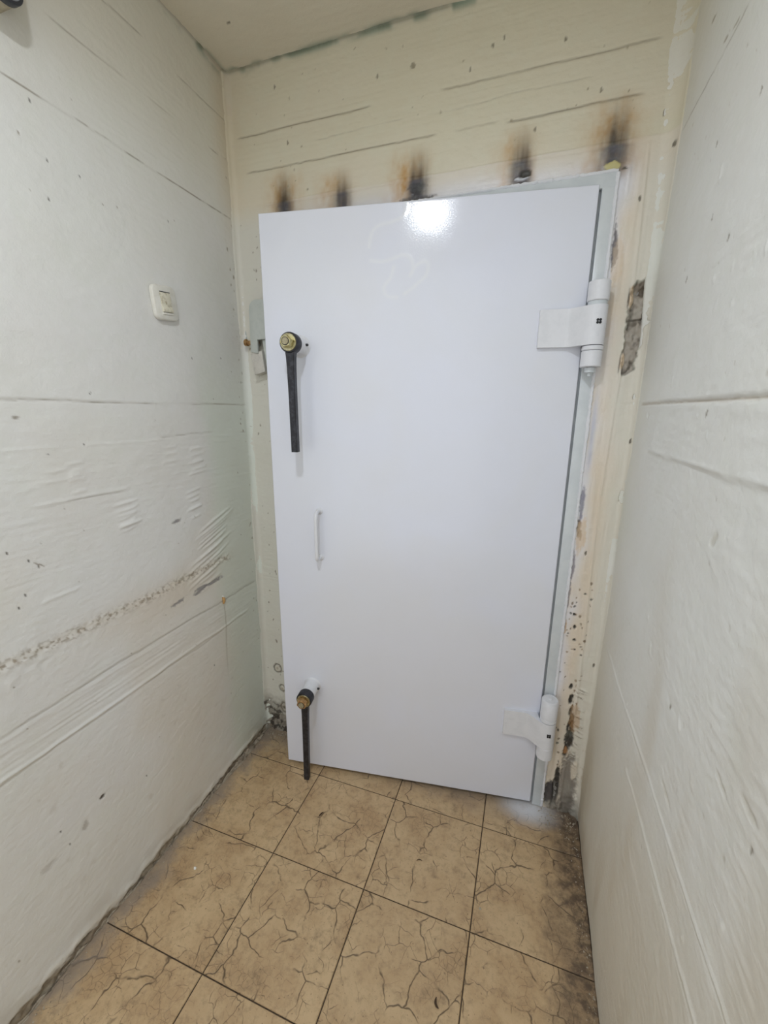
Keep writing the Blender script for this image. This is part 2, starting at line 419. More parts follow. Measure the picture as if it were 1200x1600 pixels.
L.line(-0.834, 0.10, 1.36, 0.0034, 0.0042, None, 0, 0.006, -0.3, 34)
L.line(-0.846, 0.10, 1.20, -0.0016, 0.003, JOINT, 0.3, 0.006, 0.0, 35)
L.h += L.n(4, 150, 51, 3)*0.0022*gauss(L.v+0.785, 0.045)
# rough speckled band where two pours meet
band = gauss(L.v+0.567+L.n(4, 4, 52, 2)*0.012, 0.013)*sst(0.2, 0.5, L.u)*(1-sst(1.24, 1.30, L.u))
pit = sst(0.02, 0.30, L.n(150, 190, 53, 2))
L.h += band*(L.n(90, 120, 54, 3)*0.004); L.tint(band*pit*0.85, srgb(120, 104, 84))
L.tint(band*0.25, BEIGE)
L.h += L.n(60, 60, 55, 3)*0.0022*gauss(L.v+0.60, 0.06)*sst(0.9, 0.5, L.u)
# grey scrape
for (a, b, cc, r) in ((1.175, -0.629, 0.052, 0.0085), (1.10, -0.637, 0.04, 0.009), (1.005, -0.638, 0.03, 0.007)):
    L.spot(a, b, cc, r, srgb(132, 128, 128), 0.85, -0.0008, 1.1, int(a*100), 0.12)
L.spot(1.028, -0.361, 0.018, 0.005, srgb(120, 116, 118), 0.8, -0.001, 0.8, 5, 0.1)
# imprint wrinkles
for (u0, v0, w_, n, gap, sl, amp) in ((1.15, -0.130, 0.075, 3, 0.024, 0.06, 0.0016), (1.035, -0.118, 0.07, 3, 0.020, 0.05, 0.0013),
        (1.15, -0.178, 0.10, 3, 0.019, 0.10, 0.0020), (1.115, -0.272, 0.075, 6, 0.017, 0.14, 0.0020), (0.86, -0.262, 0.085, 5, 0.019, 0.10, 0.0020),
        (0.86, -0.305, 0.08, 3, 0.017, 0.2, 0.0016), (0.735, -0.135, 0.05, 5, 0.016, 0.06, 0.0015), (1.205, -0.395, 0.20, 8, 0.018, 0.34, 0.0030),
        (1.15, -0.510, 0.20, 5, 0.020, 0.30, 0.0024), (1.15, -0.585, 0.13, 4, 0.018, 0.22, 0.0016), (0.69, -0.150, 0.10, 2, 0.02, 0.03, 0.0012)):
    L.wrinkles(u0, v0, w_*1.1, n, gap, sl, amp*1.5)
# known nicks
for q, (a, b) in enumerate(((0.768, 0.643), (0.785, 0.54), (0.86, 0.543), (0.775, 0.46), (1.125, 0.546), (0.801, 0.037), (0.764, -0.091), (0.676, -0.107),
        (0.554, -0.316), (0.611, -0.367), (0.573, -0.425), (0.556, -0.449), (0.541, -1.085), (0.556, -1.143), (0.798, -1.156), (0.593, -0.348), (1.132, -0.964),
        (1.168, 0.163), (1.309, 0.179))):
    L.spot(a, b, 0.0017, 0.0036, DARK, 0.9, -0.0015, 0.5, q, random.uniform(-0.6, 0.2))
L.spot(0.655, -1.091, 0.008, 0.0045, srgb(70, 64, 58), 1.0, -0.002, 0.5, 41)
L.spot(0.625, -0.022, 0.009, 0.0022, srgb(120, 108, 92), 0.8, -0.001, 0.7, 42)
L.spot(0.612, -0.362, 0.0025, 0.013, srgb(120, 108, 92), 0.8, -0.001, 0.8, 43, 0.9)
L.spot(0.50, -1.15, 0.02, 0.012, srgb(180, 176, 170), 0.4, -0.001, 1.1, 44)
L.spot(0.60, -1.13, 0.006, 0.016, srgb(170, 166, 160), 0.6, -0.001, 1.1, 45)
L.speckle(60, 0.3, 1.42, -1.45, 0.75, srgb(136, 124, 106), 0.001, 0.002)
L.speckle(60, 0.3, 1.42, -1.45, 0.95, None, 0.002, 0.005, 2.5, 0.0013)
L.speckle(60, 1.39, 1.44, -1.3, 0.9, srgb(140, 126, 106), 0.0015, 0.004)
# scuffs on the lower wall
for q in range(26):
    L.spot(random.uniform(0.5, 1.3), random.uniform(-1.3, -0.9), random.uniform(0.002, 0.008), random.uniform(0.002, 0.012), srgb(186, 178, 164), 0.3, 0, 1.3, q, random.uniform(-1, 1), 0.8)
# thin stain under the plug
L.tint(gauss(L.u-1.208-0.006*np.sin(L.v*14), 0.0028)*sst(-0.735, -0.76, L.v)*sst(-1.10, -0.9, L.v)*0.55, srgb(150, 140, 118))
# ragged broken foot of the wall
foot = ZF+0.027+L.n(7, 1, 61, 3)*0.034+L.n(45, 40, 62, 3)*0.014
fm = 1-sst(-0.004, 0.006, L.v-foot)
lip = gauss(L.v-foot-0.014, 0.012)*sst(-0.2, 0.2, L.n(9, 9, 63, 3))
L.h += lip*0.004 + fm*(-0.002+L.n(70, 90, 64, 3)*0.010)
L.tint(lip*0.6, srgb(236, 232, 222))
L.tint(fm, srgb(140, 128, 112)); L.tint(fm*sst(-0.05, 0.35, L.n(60, 80, 65, 3))*0.8, srgb(74, 64, 54))
grime = (1-sst(0.0, 0.10, L.v-foot))*sst(-0.1, 0.4, L.n(8, 10, 66, 3))
L.tint(grime*0.35, srgb(160, 146, 122))
# mould in the top edge
mo = gauss(L.v-ZC, 0.016+0.02*gauss(L.u-YB, 0.05))*sst(-0.05, 0.25, L.n(18, 18, 67, 3))*sst(0.75, 1.3, L.u)
L.tint(mo*0.8, MOULD)
L.tint(gauss(L.v-ZC, 0.006)*sst(0.7, 0.95, L.u)*0.6, srgb(120, 108, 88))
L.h += fillet(YB-L.u, 0.022+0.010*L.n(1, 5, 68, 2)) + fillet(ZC-L.v, 0.008)
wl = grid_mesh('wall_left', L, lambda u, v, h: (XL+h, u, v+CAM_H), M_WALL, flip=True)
tag(wl, 'cream painted board-marked concrete wall carrying the light switch', kind='structure')

# ------------------------------------------------------------------ wall_right
ur = np.concatenate([np.arange(YF-0.02, 0.30, 0.06), np.arange(0.30, YB+0.012, 0.0035)])
R = Paint(ur, vl, srgb(228, 228, 223), 0.5, 200)
R.tint(sst(-0.1, 0.3, R.n(2.2, 2.4, 11, 3))*0.5, srgb(220, 223, 214))
R.tint(sst(-0.3, -1.2, R.v+R.n(2, 2, 13, 2)*0.3)*0.6, srgb(208, 198, 176))
R.tint(sst(0.0, 0.35, R.n(5, 1.2, 12, 3))*0.35*sst(0.0, -0.7, R.v), srgb(196, 182, 156))
R.tint(sst(0.6, 1.0, R.v)*sst(1.1, 1.4, R.u)*0.5, YELLOW)
R.plaster()
R.h += R.n(14, 90, 15, 3)*0.0011*gauss(R.v+0.02, 0.10) + R.n(22, 40, 16, 3)*0.0009*sst(0.15, -0.2, R.v)*sst(1.1, 0.7, R.u)
R.line(0.022, 0.3, 1.40, -0.0032, 0.0034, srgb(176, 160, 136), 0.7, 0.003, -0.4, 21)
R.step(0.026, 0.3, 1.40, 0.0014, 22)
R.line(0.678, 0.95, 1.40, -0.0014, 0.002, JOINT, 0.55, 0.003, 0.1, 23)
R.step(-0.092, 0.3, 1.25, 0.0036, 24, 0.10)
R.line(-0.094, 0.3, 1.25, 0.0022, 0.005, None, 0, 0.006, -0.2, 25)
R.line(-0.730, 0.3, 1.36, 0.0030, 0.0036, None, 0, 0.004, -0.4, 26, -0.00)
R.line(-0.738, 0.3, 1.36, -0.0016, 0.003, srgb(168, 156, 134), 0.35, 0.004, -0.2, 27)
R.line(-0.838, 0.3, 0.99, 0.0030, 0.0036, None, 0, 0.004, -0.3, 28)
R.line(-0.846, 0.3, 0.99, -0.0014, 0.003, srgb(168, 156, 134), 0.35, 0.004, -0.2, 29)
for (a, b, ru, rv, an) in ((0.755, -0.678, 0.026, 0.005, 0.2), (0.771, -0.195, 0.007, 0.014, 0.6), (0.600, -0.50, 0.02, 0.004, 0.2), (0.53, -0.47, 0.02, 0.005, 0.1)):
    R.spot(a, b, ru, rv, srgb(190, 184, 168), 0.5, -0.004, 0.3, int(a*99), an)
for q, (a, b) in enumerate(((0.895, 0.001), (0.919, 0.483), (1.096, 0.502), (0.947, 0.293), (0.806, -0.532), (0.509, -0.506), (0.85, 0.55), (0.88, 0.52), (1.05, 0.36), (1.15, 0.28))):
    R.spot(a, b, 0.003, 0.006, srgb(120, 108, 90), 0.8, -0.0016, 0.6, q, 0.4)
for q, (a, b) in enumerate(((1.261, 0.807), (1.15, 0.70), (1.10, 0.69))):
    R.spot(a, b, 0.012, 0.0035, srgb(140, 128, 104), 0.7, -0.001, 0.6, q+20, 0.1)
R.speckle(130, 0.35, 1.35, -0.9, 0.9, None, 0.002, 0.006, 2.6, 0.0018)
R.speckle(120, 0.35, 1.35, -0.9, 0.9, srgb(170, 160, 140), 0.0015, 0.0035, 2.4, -0.0016, 0.5)
R.wrinkles(0.62, -0.30, 0.10, 7, 0.031, -0.5, 0.0006); R.wrinkles(0.60, -0.42, 0.09, 5, 0.036, -0.6, 0.0006); R.wrinkles(0.70, 0.42, 0.08, 5, 0.026, 0.2, 0.0006)
R.wrinkles(0.52, -0.42, 0.08, 6, 0.03, -0.4, 0.0006)
fr = 1-sst(-0.002, 0.006, R.v-(ZF+0.008+R.n(9, 1, 61, 3)*0.012))
R.tint(fr, srgb(70, 60, 50)); R.h += fr*(-0.005)
R.tint((1-sst(0.0, 0.5, R.v-ZF))*sst(0.0, 0.3, R.n(12, 1.5, 64, 3))*0.35, srgb(172, 156, 128))
R.tint((1-sst(0.0, 0.12, R.v-ZF))*sst(1.0, 1.35, R.u)*0.5, srgb(176, 164, 150))
rc = 0.016+0.030*sst(0.1, 1.0, R.v)
R.h += fillet(YB-R.u, rc+0.006*R.n(1, 6, 66, 2)) + fillet(ZC-R.v, 0.008)
wr_ = grid_mesh('wall_right', R, lambda u, v, h: (XR-h, u, v+CAM_H), M_WALL)
tag(wr_, 'cream painted concrete wall with formwork ridges next to the hinges', kind='structure')

# ------------------------------------------------------------------ wall_back
HX0, HX1, HZ1 = -0.912, 0.152, 0.624     # hole in the wall, its rim hidden under the frame's flange
ub = np.unique(np.concatenate([np.arange(XL-0.012, HX0, 0.003), [HX0], np.arange(HX0, HX1, 0.0036), [HX1], np.arange(HX1+0.003, XR+0.012, 0.0022)]))
ub = ub[np.concatenate([[True], np.diff(ub) > 5e-4])]
vb = np.unique(np.concatenate([np.arange(ZF-0.004, HZ1, 0.003), [HZ1], np.arange(HZ1+0.003, ZC+0.008, 0.003)]))
B = Paint(ub, vb, srgb(220, 213, 194), 0.52, 300)
B.tint(sst(-0.2, 0.3, B.n(2.5, 5, 11, 3))*0.5, srgb(214, 209, 186))
B.tint(sst(0.5, 1.0, B.v)*0.45, srgb(208, 198, 170))
B.tint(sst(-0.1, 0.35, B.n(3, 3, 12, 3))*0.35*sst(0.86, 0.7, B.v), srgb(222, 208, 188))
B.tint(gauss(B.u-XL, 0.07)*sst(0.6, 0.85, B.v)*0.45, srgb(212, 196, 170)); B.tint(sst(-0.88, -0.94, B.u)*sst(0.72, 0.62, B.v)*0.8, srgb(216, 214, 205))
B.plaster()
B.h += B.n(3, 120, 31, 3)*0.0010*sst(0.72, 0.78, B.v)
B.line(0.914, XL+0.03, -0.55, -0.0022, 0.0026, srgb(120, 108, 86), 0.85, 0.003, -0.3, 21)
B.line(0.914, -0.36, 0.23, -0.0016, 0.0028, srgb(122, 110, 88), 0.7, 0.003, 0.02, 22)
B.line(0.806, -1.02, -0.34, -0.0022, 0.0024, srgb(120, 108, 86), 0.9, 0.003, -0.4, 23)
B.line(0.801, -0.14, 0.205, -0.0020, 0.0030, srgb(116, 106, 88), 0.85, 0.003, -0.2, 24)
B.line(0.806, -0.30, -0.16, -0.001, 0.003, srgb(150, 138, 114), 0.5, 0.004, 0.1, 25)
B.line(0.862, -0.75, 0.1, -0.0008, 0.002, JOINT, 0.3, 0.006, 0.25, 26)
# newer render around the frame, edge at z = 0.70
new = sst(0.706, 0.698, B.v+B.n(9, 9, 32, 2)*0.010)
side = np.maximum(new, sst(0.215, 0.235, B.u)*0)
B.h += new*sst(XL, XL+0.1, B.u)*0.0018
B.line(0.702, -0.95, 0.20, 0.0020, 0.0026, srgb(232, 228, 222), 0.45, 0.004, 0.0, 33)
B.line(0.695, -0.95, 0.20, -0.0012, 0.002, srgb(150, 132, 110), 0.35, 0.004, 0.2, 34)
B.tint(new*sst(-1.0, -0.8, B.u)*0.55, srgb(226, 216, 204))
rs = sst(0.15, 0.17, B.u)*sst(0.72, 0.6, B.v)
B.tint(rs*0.55, PEACH)
B.tint(rs*sst(0.0, 0.3, B.n(14, 4, 35, 3))*0.45, srgb(226, 218, 206))
B.tint(rs*sst(0.21, 0.265, B.u+B.n(8, 5, 36, 2)*0.03)*0.75, srgb(218, 216, 206))
# vertical trowel ridges on the right strip
B.h += rs*(B.n(90, 6, 37, 3)*0.0022 + B.n(60, 60, 38, 3)*0.0010)
B.h += rs*gauss(B.u-0.232-0.006*np.sin(B.v*5), 0.003)*0.003
# white overspray around the frame
dsp = np.minimum(np.abs(B.u-0.166), 9)
sx = gauss(np.clip(B.u-0.166, 0, 9), 0.030+0.020*B.n(4, 9, 39, 2))*sst(0.10, 0.12, B.u)*sst(0.66, 0.62, B.v)*sst(-1.2, -0.9, B.v)
B.tint(sx*0.95*sst(-0.35, 0.1, B.n(6, 5, 40, 3)), SPRAY)
sz = gauss(np.clip(B.v-0.635, 0, 9), 0.040)*sst(0.5, 0.6, B.v)*sst(-1.0, -0.6, B.u)*sst(0.24, 0.17, B.u)
B.tint(sz*0.8, SPRAY); B.r -= sz*0.30 + sx*0.2
B.tint(gauss(B.u-0.181, 0.008)*sst(0.12, -0.05, B.v)*sst(-0.25, -0.1, B.v)*0.8, srgb(196, 198, 214))
B.tint(gauss(B.u-0.183, 0.004)*sst(0.1, 0.02, B.v)*sst(-0.20, -0.05, B.v)*sst(0, 0.2, B.n(30, 12, 43, 2))*0.8, srgb(168, 170, 190))
# scorch marks from welding the anchors
def burn(x, ztop, zbot, wd, strength, halo=0.0, hx=0.0, k=0):
    mid = (ztop+zbot)/2; hh = (ztop-zbot)/2
    xx = B.u-x+B.n(30, 6, 70+k, 2)*0.010
    t = np.clip((B.v-zbot)/(ztop-zbot), 0, 1.6)
    streak = 0.85+0.6*B.n(110, 5, 80+k, 3)
    B.tint(gauss(xx-hx, wd*1.9)*(1-sst(0.5, 1.05, t))*sst(zbot-0.05, zbot, B.v)*halo*(0.8+B.n(60, 40, 90+k, 3)), srgb(190, 142, 74))
    B.tint(gauss(xx, wd*1.1*(1-0.25*t))*(1-sst(0.30, 1.0, t))*sst(zbot-0.05, zbot, B.v)*strength*streak*0.9, srgb(104, 82, 54))
    B.tint(gauss(xx, wd*0.72)*(1-sst(0.15, 0.62, t))*sst(zbot-0.05, zbot, B.v)*strength*streak, srgb(52, 44, 42))
    low = sst(0.700, 0.694, B.v)*gauss(xx, wd*0.95)*sst(zbot-0.06, zbot, B.v)
    B.tint(low*strength*(0.65+0.8*B.n(70, 70, 99+k, 3)), srgb(72, 70, 84))
burn(-0.868, 0.815, 0.655, 0.029, 1.0, 0.75, -0.004, 0)
burn(-0.655, 0.780, 0.655, 0.026, 0.9, 0.6, -0.03, 1)
burn(-0.395, 0.800, 0.645, 0.030, 1.15, 0.75, -0.035, 2)
burn(-0.090, 0.800, 0.650, 0.026, 1.0, 0.6, -0.016, 3)
burn(0.148, 0.830, 0.655, 0.032, 1.1, 0.7, -0.008, 4)
B.spot(-0.395, 0.672, 0.028, 0.016, SOOT, 0.95, -0.002, 0.9, 3)
B.spot(-0.395, 0.645, 0.05, 0.008, srgb(60, 56, 62), 0.8, -0.003, 1.0, 4)
B.spot(-0.080, 0.664, 0.014, 0.010, srgb(18, 16, 18), 1.0, -0.006, 0.7, 5)
B.spot(-0.082, 0.652, 0.020, 0.005, srgb(206, 208, 216), 1.0, 0.006, 0.6, 6)
B.spot(0.150, 0.650, 0.016, 0.010, srgb(206, 196, 130), 0.85, 0.003, 0.9, 7)
B.spot(0.180, 0.640, 0.007, 0.003, DARK, 0.9, -0.002, 0.4, 8)
# dents, stains and rust along the hinge side
B.spot(0.178, 0.44, 0.007, 0.055, srgb(70, 62, 74), 0.85, -0.003, 1.2, 9)
B.spot(0.190, 0.42, 0.014, 0.075, srgb(216, 192, 160), 0.45, 0, 0.9, 10)
B.spot(0.186, 0.30, 0.010, 0.09, srgb(206, 182, 150), 0.35, 0, 0.9, 11)
B.spot(0.176, -0.30, 0.006, 0.055, srgb(112, 112, 136), 0.8, -0.003, 1.0, 12)
B.spot(0.176, -0.365, 0.008, 0.03, srgb(64, 58, 66), 0.9, -0.003, 1.2, 13)
B.spot(0.182, -0.395, 0.014, 0.06, srgb(214, 186, 150), 0.65, 0, 0.8, 14)
B.spot(0.170, -0.50, 0.006, 0.06, srgb(120, 112, 126), 0.75, -0.002, 1.1, 15)
B.spot(0.169, -0.61, 0.005, 0.035, srgb(120, 110, 120), 0.7, -0.002, 1.1, 16)
B.spot(0.172, -0.72, 0.006, 0.02, srgb(190, 150, 100), 0.7, -0.002, 1.1, 17)
for q in range(70):
    B.spot(random.uniform(0.168, 0.245), random.uniform(-1.3, -0.55), random.uniform(0.001, 0.0045), random.uniform(0.0015, 0.006), random.choice((DARK, BROWN, srgb(150, 126, 100))), 0.85, -0.0015, 0.8, q, random.uniform(-0.5, 0.5))
for q, (a, b, ru, rv) in enumerate(((0.196, -0.674, 0.004, 0.005), (0.201, -0.721, 0.0045, 0.009), (0.204, -0.768, 0.006, 0.006), (0.214, -0.95, 0.005, 0.012),
        (0.219, -1.0, 0.005, 0.02), (0.224, -1.05, 0.005, 0.03), (0.228, -1.10, 0.007, 0.035), (0.226, -1.155, 0.009, 0.05), (0.236, -1.175, 0.011, 0.05), (0.222, -1.225, 0.008, 0.03))):
    B.spot(a, b, ru, rv, srgb(30, 24, 22), 1.0, -0.006, 0.9, q+100, -0.1)
for q in range(26):                # fine ribs of trowelled mortar beside the crack
    zz = random.uniform(-1.30, -0.95); an = random.uniform(-0.75, -0.2)
    B.spot(0.250+random.uniform(-0.01, 0.012), zz, random.uniform(0.010, 0.022), 0.0022, None, 1, 0.0022, 0.6, q, an)
    B.spot(0.248+random.uniform(-0.01, 0.012), zz-0.005, random.uniform(0.006, 0.016), 0.0012, srgb(132, 116, 98), 0.7, -0.001, 0.6, q+30, an)
B.spot(0.236, -1.09, 0.016, 0.06, srgb(186, 142, 92), 0.55, 0, 0.9, 18)
B.spot(0.224, -1.225, 0.008, 0.016, srgb(176, 122, 66), 0.8, -0.002, 0.6, 19)
B.spot(0.244, -1.40, 0.032, 0.13, CONC*0.9, 0.95, -0.006, 0.8, 20); B.spot(0.262, -1.30, 0.014, 0.05, srgb(222, 212, 194), 0.9, 0.004, 0.8, 21)
B.spot(0.190, -1.425, 0.020, 0.065, srgb(52, 48, 58), 1.0, -0.012, 0.7, 22); B.spot(0.209, -1.40, 0.009, 0.085, srgb(26, 22, 24), 1.0, -0.010, 0.6, 23)
lowm = sst(-1.40, -1.49, B.v+B.n(25, 25, 44, 3)*0.06)*sst(0.17, 0.19, B.u)
B.tint(lowm*0.8, srgb(96, 88, 80)); B.h += lowm*B.n(70, 70, 45, 3)*0.008
# broken-out render by the upper hinge
px = [(0.362, 0.240, 0.272), (0.33, 0.237, 0.283), (0.28, 0.234, 0.284), (0.22, 0.238, 0.284), (0.16, 0.236, 0.276), (0.12, 0.232, 0.264), (0.105, 0.236, 0.25)]
zz = np.array([p[0] for p in px])[::-1]; x0 = np.interp(B.v, zz, np.array([p[1] for p in px])[::-1]); x1 = np.interp(B.v, zz, np.array([p[2] for p in px])[::-1])
jag = B.n(50, 45, 46, 3)*0.014
pm = sst(-0.001, 0.003, B.u-x0-jag)*sst(0.001, -0.003, B.u-x1-jag)*sst(0.104, 0.112, B.v+jag)*sst(0.368, 0.358, B.v+jag)
B.h += pm*(-0.012+B.n(55, 40, 47, 3)*0.016)
B.tint(pm, srgb(164, 156, 146)); B.tint(pm*sst(0.0, 0.3, B.n(60, 45, 48, 3))*0.9, srgb(92, 84, 76))
B.tint(pm*sst(0.30, 0.36, B.v)*0.6, srgb(92, 76, 56)); B.tint(gauss(pm-0.5, 0.3)*0.35, srgb(214, 226, 214))
for (a, b, c_, d_) in ((0.237, 0.32, 0.007, 0.028), (0.236, 0.145, 0.006, 0.022)):
    B.spot(a, b, c_, d_, srgb(220, 198, 170), 1, 0.006, 0.3, int(b*100)); B.spot(a-0.006, b-0.005, 0.002, d_, DARK, 0.8, -0.003, 0.5, 2)
B.spot(0.254, 0.258, 0.026, 0.003, srgb(72, 64, 56), 0.9, -0.004, 0.6, 24); B.spot(0.266, 0.335, 0.012, 0.014, srgb(70, 58, 44), 0.9, -0.006, 0.8, 25)
B.spot(0.283, -0.250, 0.007, 0.020, srgb(140, 122, 100), 0.8, -0.005, 0.8, 26); B.spot(0.281, -0.448, 0.006, 0.016, srgb(136, 120, 100), 0.8, -0.005, 0.8, 27)
for q, (a, b) in enumerate(((0.286, -0.084), (0.279, 0.046), (0.285, 0.67), (0.255, 0.75), (0.262, 0.81), (0.226, 0.563), (0.287, 0.43), (0.285, 0.38), (0.276, -0.851), (0.206, -0.45))):
    B.spot(a, b, 0.003, 0.007, srgb(84, 74, 60), 0.9, -0.002, 0.6, q+60)
B.spot(-0.42, 0.99, 0.009, 0.006, srgb(110, 100, 80), 0.7, -0.001, 0.9, 28)
for q, (a, b) in enumerate(((-0.53, 0.985), (-0.19, 0.99), (-0.16, 1.0), (-0.89, 1.03), (0.0, 0.96), (-0.85, 0.87), (-0.25, 0.945), (0.06, 1.04), (0.10, 0.83), (-0.06, 0.77))):
    B.spot(a, b, 0.003, 0.006, srgb(96, 86, 68), 0.8, -0.001, 0.6, q+80)
B.speckle(60, -1.0, 0.22, 0.72, 1.08, srgb(150, 138, 112), 0.001, 0.003)
B.speckle(70, -1.07, -0.96, -1.3, 0.65, srgb(120, 106, 86), 0.0012, 0.004)
# left strip: mouldy rings and dirt at the foot
for (a, b, r) in ((-1.011, -1.161, 0.019), (-0.992, -1.262, 0.014), (-0.985, -1.365, 0.022)):
    d = np.hypot(B.u-a, (B.v-b)*0.9)+B.n(60, 60, 49, 2)*0.004
    B.tint(gauss(d-r, 0.0035)*0.85, srgb(66, 56, 44)); B.h += gauss(d-r, 0.004)*(-0.004); B.tint(gauss(d, r*0.75)*0.5, srgb(214, 202, 180)); B.tint(gauss(d, r*0.35)*0.6, srgb(130, 114, 90))
dl = sst(-1.28, -1.42, B.v+B.n(20, 20, 50, 3)*0.09)*sst(-0.9, -0.95, B.u)
B.tint(dl*0.75, srgb(104, 92, 78)); B.tint(dl*sst(0.0, 0.25, B.n(60, 60, 51, 3))*0.9, srgb(46, 38, 32)); B.h += dl*B.n(55, 55, 52, 3)*0.012
B.spot(-1.03, 0.19, 0.014, 0.018, srgb(118, 108, 92), 0.7, -0.002, 1.0, 29); B.spot(-1.066, 0.262, 0.005, 0.030, srgb(110, 138, 150), 0.7, 0, 0.6, 30)
# mould along the ceiling edge
mb = gauss(B.v-ZC, 0.012+0.018*gauss(B.u-XL, 0.06))*sst(-0.15, 0.2, B.n(16, 16, 53, 3))*sst(-0.10, -0.3, B.u)
B.tint(mb*0.75, MOULD); B.tint(gauss(B.v-ZC, 0.006)*sst(-0.28, -0.33, B.u)*0.65, srgb(96, 96, 76))
B.h += fillet(B.u-XL, 0.022) + fillet(XR-B.u, 0.016+0.030*sst(0.1, 1.0, B.v)) + fillet(ZC-B.v, 0.008)
B.r = np.clip(B.r, 0.18, 0.9)
uc = (ub[:-1]+ub[1:])/2; vc = (vb[:-1]+vb[1:])/2
UC, VC = np.meshgrid(uc, vc, indexing='ij')
skip = (UC > HX0) & (UC < HX1) & (VC < HZ1)
wb = grid_mesh('wall_back', B, lambda u, v, h: (u, YB-h, v+CAM_H), M_WALL, skip=skip)
tag(wb, 'cream end wall with scorch marks above the white steel door', kind='structure')

# ------------------------------------------------------------------ ceiling
uc_ = np.concatenate([np.arange(XL-0.02, XR+0.03, 0.006)]); vc_ = np.concatenate([np.arange(YF-0.02, 0.6, 0.08), np.arange(0.6, YB+0.014, 0.006)])
K = Paint(uc_, vc_, srgb(222, 214, 196), 0.6, 400)
K.tint(sst(-0.2, 0.3, K.n(3, 3, 11, 3))*0.4, srgb(216, 206, 184)); K.plaster()
K.tint(gauss(K.v-YB, 0.014+0.02*gauss(K.u-XL, 0.06))*sst(-0.1, 0.25, K.n(16, 16, 12, 3))*sst(-0.1, -0.3, K.u)*0.7, MOULD)
K.tint(gauss(K.u-XL, 0.012)*sst(-0.1, 0.25, K.n(16, 16, 13, 3))*sst(0.8, 1.3, K.v)*0.7, MOULD)
for q, (a, b) in enumerate(((-0.94, 1.29), (-0.75, 1.25), (-0.70, 1.20), (-0.55, 1.13), (-0.86, 1.22), (-0.62, 1.10), (-0.98, 1.1))):
    K.spot(a, b, 0.004, 0.004, srgb(80, 72, 60), 0.85, -0.001, 0.7, q)
ce = grid_mesh('ceiling', K, lambda u, v, h: (u, v, ZC-h+CAM_H), M_CEIL, flip=True)
tag(ce, 'cream painted concrete ceiling with green mould at its edge', kind='structure')

# the passage behind the door: wall thickness and a closed room
M_BEYOND = simple('bare_concrete', srgb(150, 146, 140), 0.9, 0, srgb(120, 116, 110), 12, 0.002, 60)
bm = bmesh.new()
y2 = YB+0.9
bm_box(bm, OPX0-0.30, OPX0-0.02, YB+0.02, y2, 0, OPZ1+CAM_H+0.3); bm_box(bm, OPX1+0.02, OPX1+0.30, YB+0.02, y2, 0, OPZ1+CAM_H+0.3)
bm_box(bm, OPX0-0.02, OPX1+0.02, YB+0.02, y2, OPZ1+CAM_H+0.02, OPZ1+CAM_H+0.3); bm_box(bm, OPX0-0.02, OPX1+0.02, y2-0.08, y2, 0, OPZ1+CAM_H+0.02)
o = obj('wall_beyond', bm, M_BEYOND); tag(o, 'bare concrete passage closed off behind the white door', kind='structure')

# ------------------------------------------------------------------ floor and its tiles
fl = obj('floor', box(XL-0.02, XR+0.02, YF-0.02, YB+0.9, -0.06, -0.0028), M_GROUT)
tag(fl, 'tan cracked tile floor with dark joints', kind='structure')
GAP = 0.0016
def tile(x0, x1, y0, y1):
    bm = bmesh.new(); b = 0.0016; zt = random.uniform(-0.0004, 0.0004); tilt = [zt+random.uniform(-0.0003, 0.0003) for _ in range(4)]
    lo = [(x0, y0), (x1, y0), (x1, y1), (x0, y1)]; hi = [(x0+b, y0+b), (x1-b, y0+b), (x1-b, y1-b), (x0+b, y1-b)]
    mid = [bm.verts.new((p[0], p[1], -0.0016)) for p in lo]; bot = [bm.verts.new((p[0], p[1], -0.004)) for p in lo]
    top = [bm.verts.new((p[0], p[1], tilt[i])) for i, p in enumerate(hi)]
    bm.faces.new(top)
    for k in range(4):
        bm.faces.new((mid[k], mid[(k+1) % 4], top[(k+1) % 4], top[k])); bm.faces.new((bot[k], bot[(k+1) % 4], mid[(k+1) % 4], mid[k]))
    cx, cy = (x0+x1)/2, (y0+y1)/2
    bmesh.ops.translate(bm, vec=(-cx, -cy, 0), verts=bm.verts)
    return obj('tile', bm, M_TILE, fl, loc=(cx, cy, 0))
for j in range(-1, 9):
    for i in range(-1, 3):
        x0, x1 = OX+i*TILE, OX+(i+1)*TILE; y1, y0 = OY-j*TILE, OY-(j+1)*TILE
        x0, x1 = (XL-0.012 if i == -1 else x0), min(x1, XR+0.004)
        if j == -1: y1 = YB+0.02
        if y0 < YF: y0 = YF
        tile(x0+GAP, x1-GAP, y0+GAP, y1-GAP)

# lumpy mortar and dirt along the foot of the left wall
def ragged_strip():
    ys = np.arange(YF+0.01, YB-0.01, 0.004); n = 9
    a = np.linspace(0, math.pi/2, n); Y, A_ = np.meshgrid(ys, a, indexing='ij')
    rad = 0.010+fbm(Y*6, A_*0.4, 501, 3)*0.020+fbm(Y*80, A_*5, 502, 3)*0.010; rad = np.clip(rad, -0.004, 0.024)
    X = XL-0.002+rad*np.cos(A_); Zz = -0.001+rad*np.sin(A_)*1.1
    co = np.stack([X, Y, Zz], -1).reshape(-1, 3); idx = np.arange(len(ys)*n).reshape(-1, n)
    q = np.stack([idx[:-1, :-1], idx[1:, :-1], idx[1:, 1:], idx[:-1, 1:]], -1).reshape(-1, 4)
    me = bpy.data.meshes.new('baseboard_left'); me.from_pydata(co.tolist(), [], q.tolist()); me.update()
    for p in me.polygons: p.use_smooth = True
    me.materials.append(M_MORTAR); o = bpy.data.objects.new('baseboard_left', me); C.objects.link(o)
    return tag(o, 'ragged strip of dirty mortar along the foot of the wall', kind='structure')
ragged_strip()

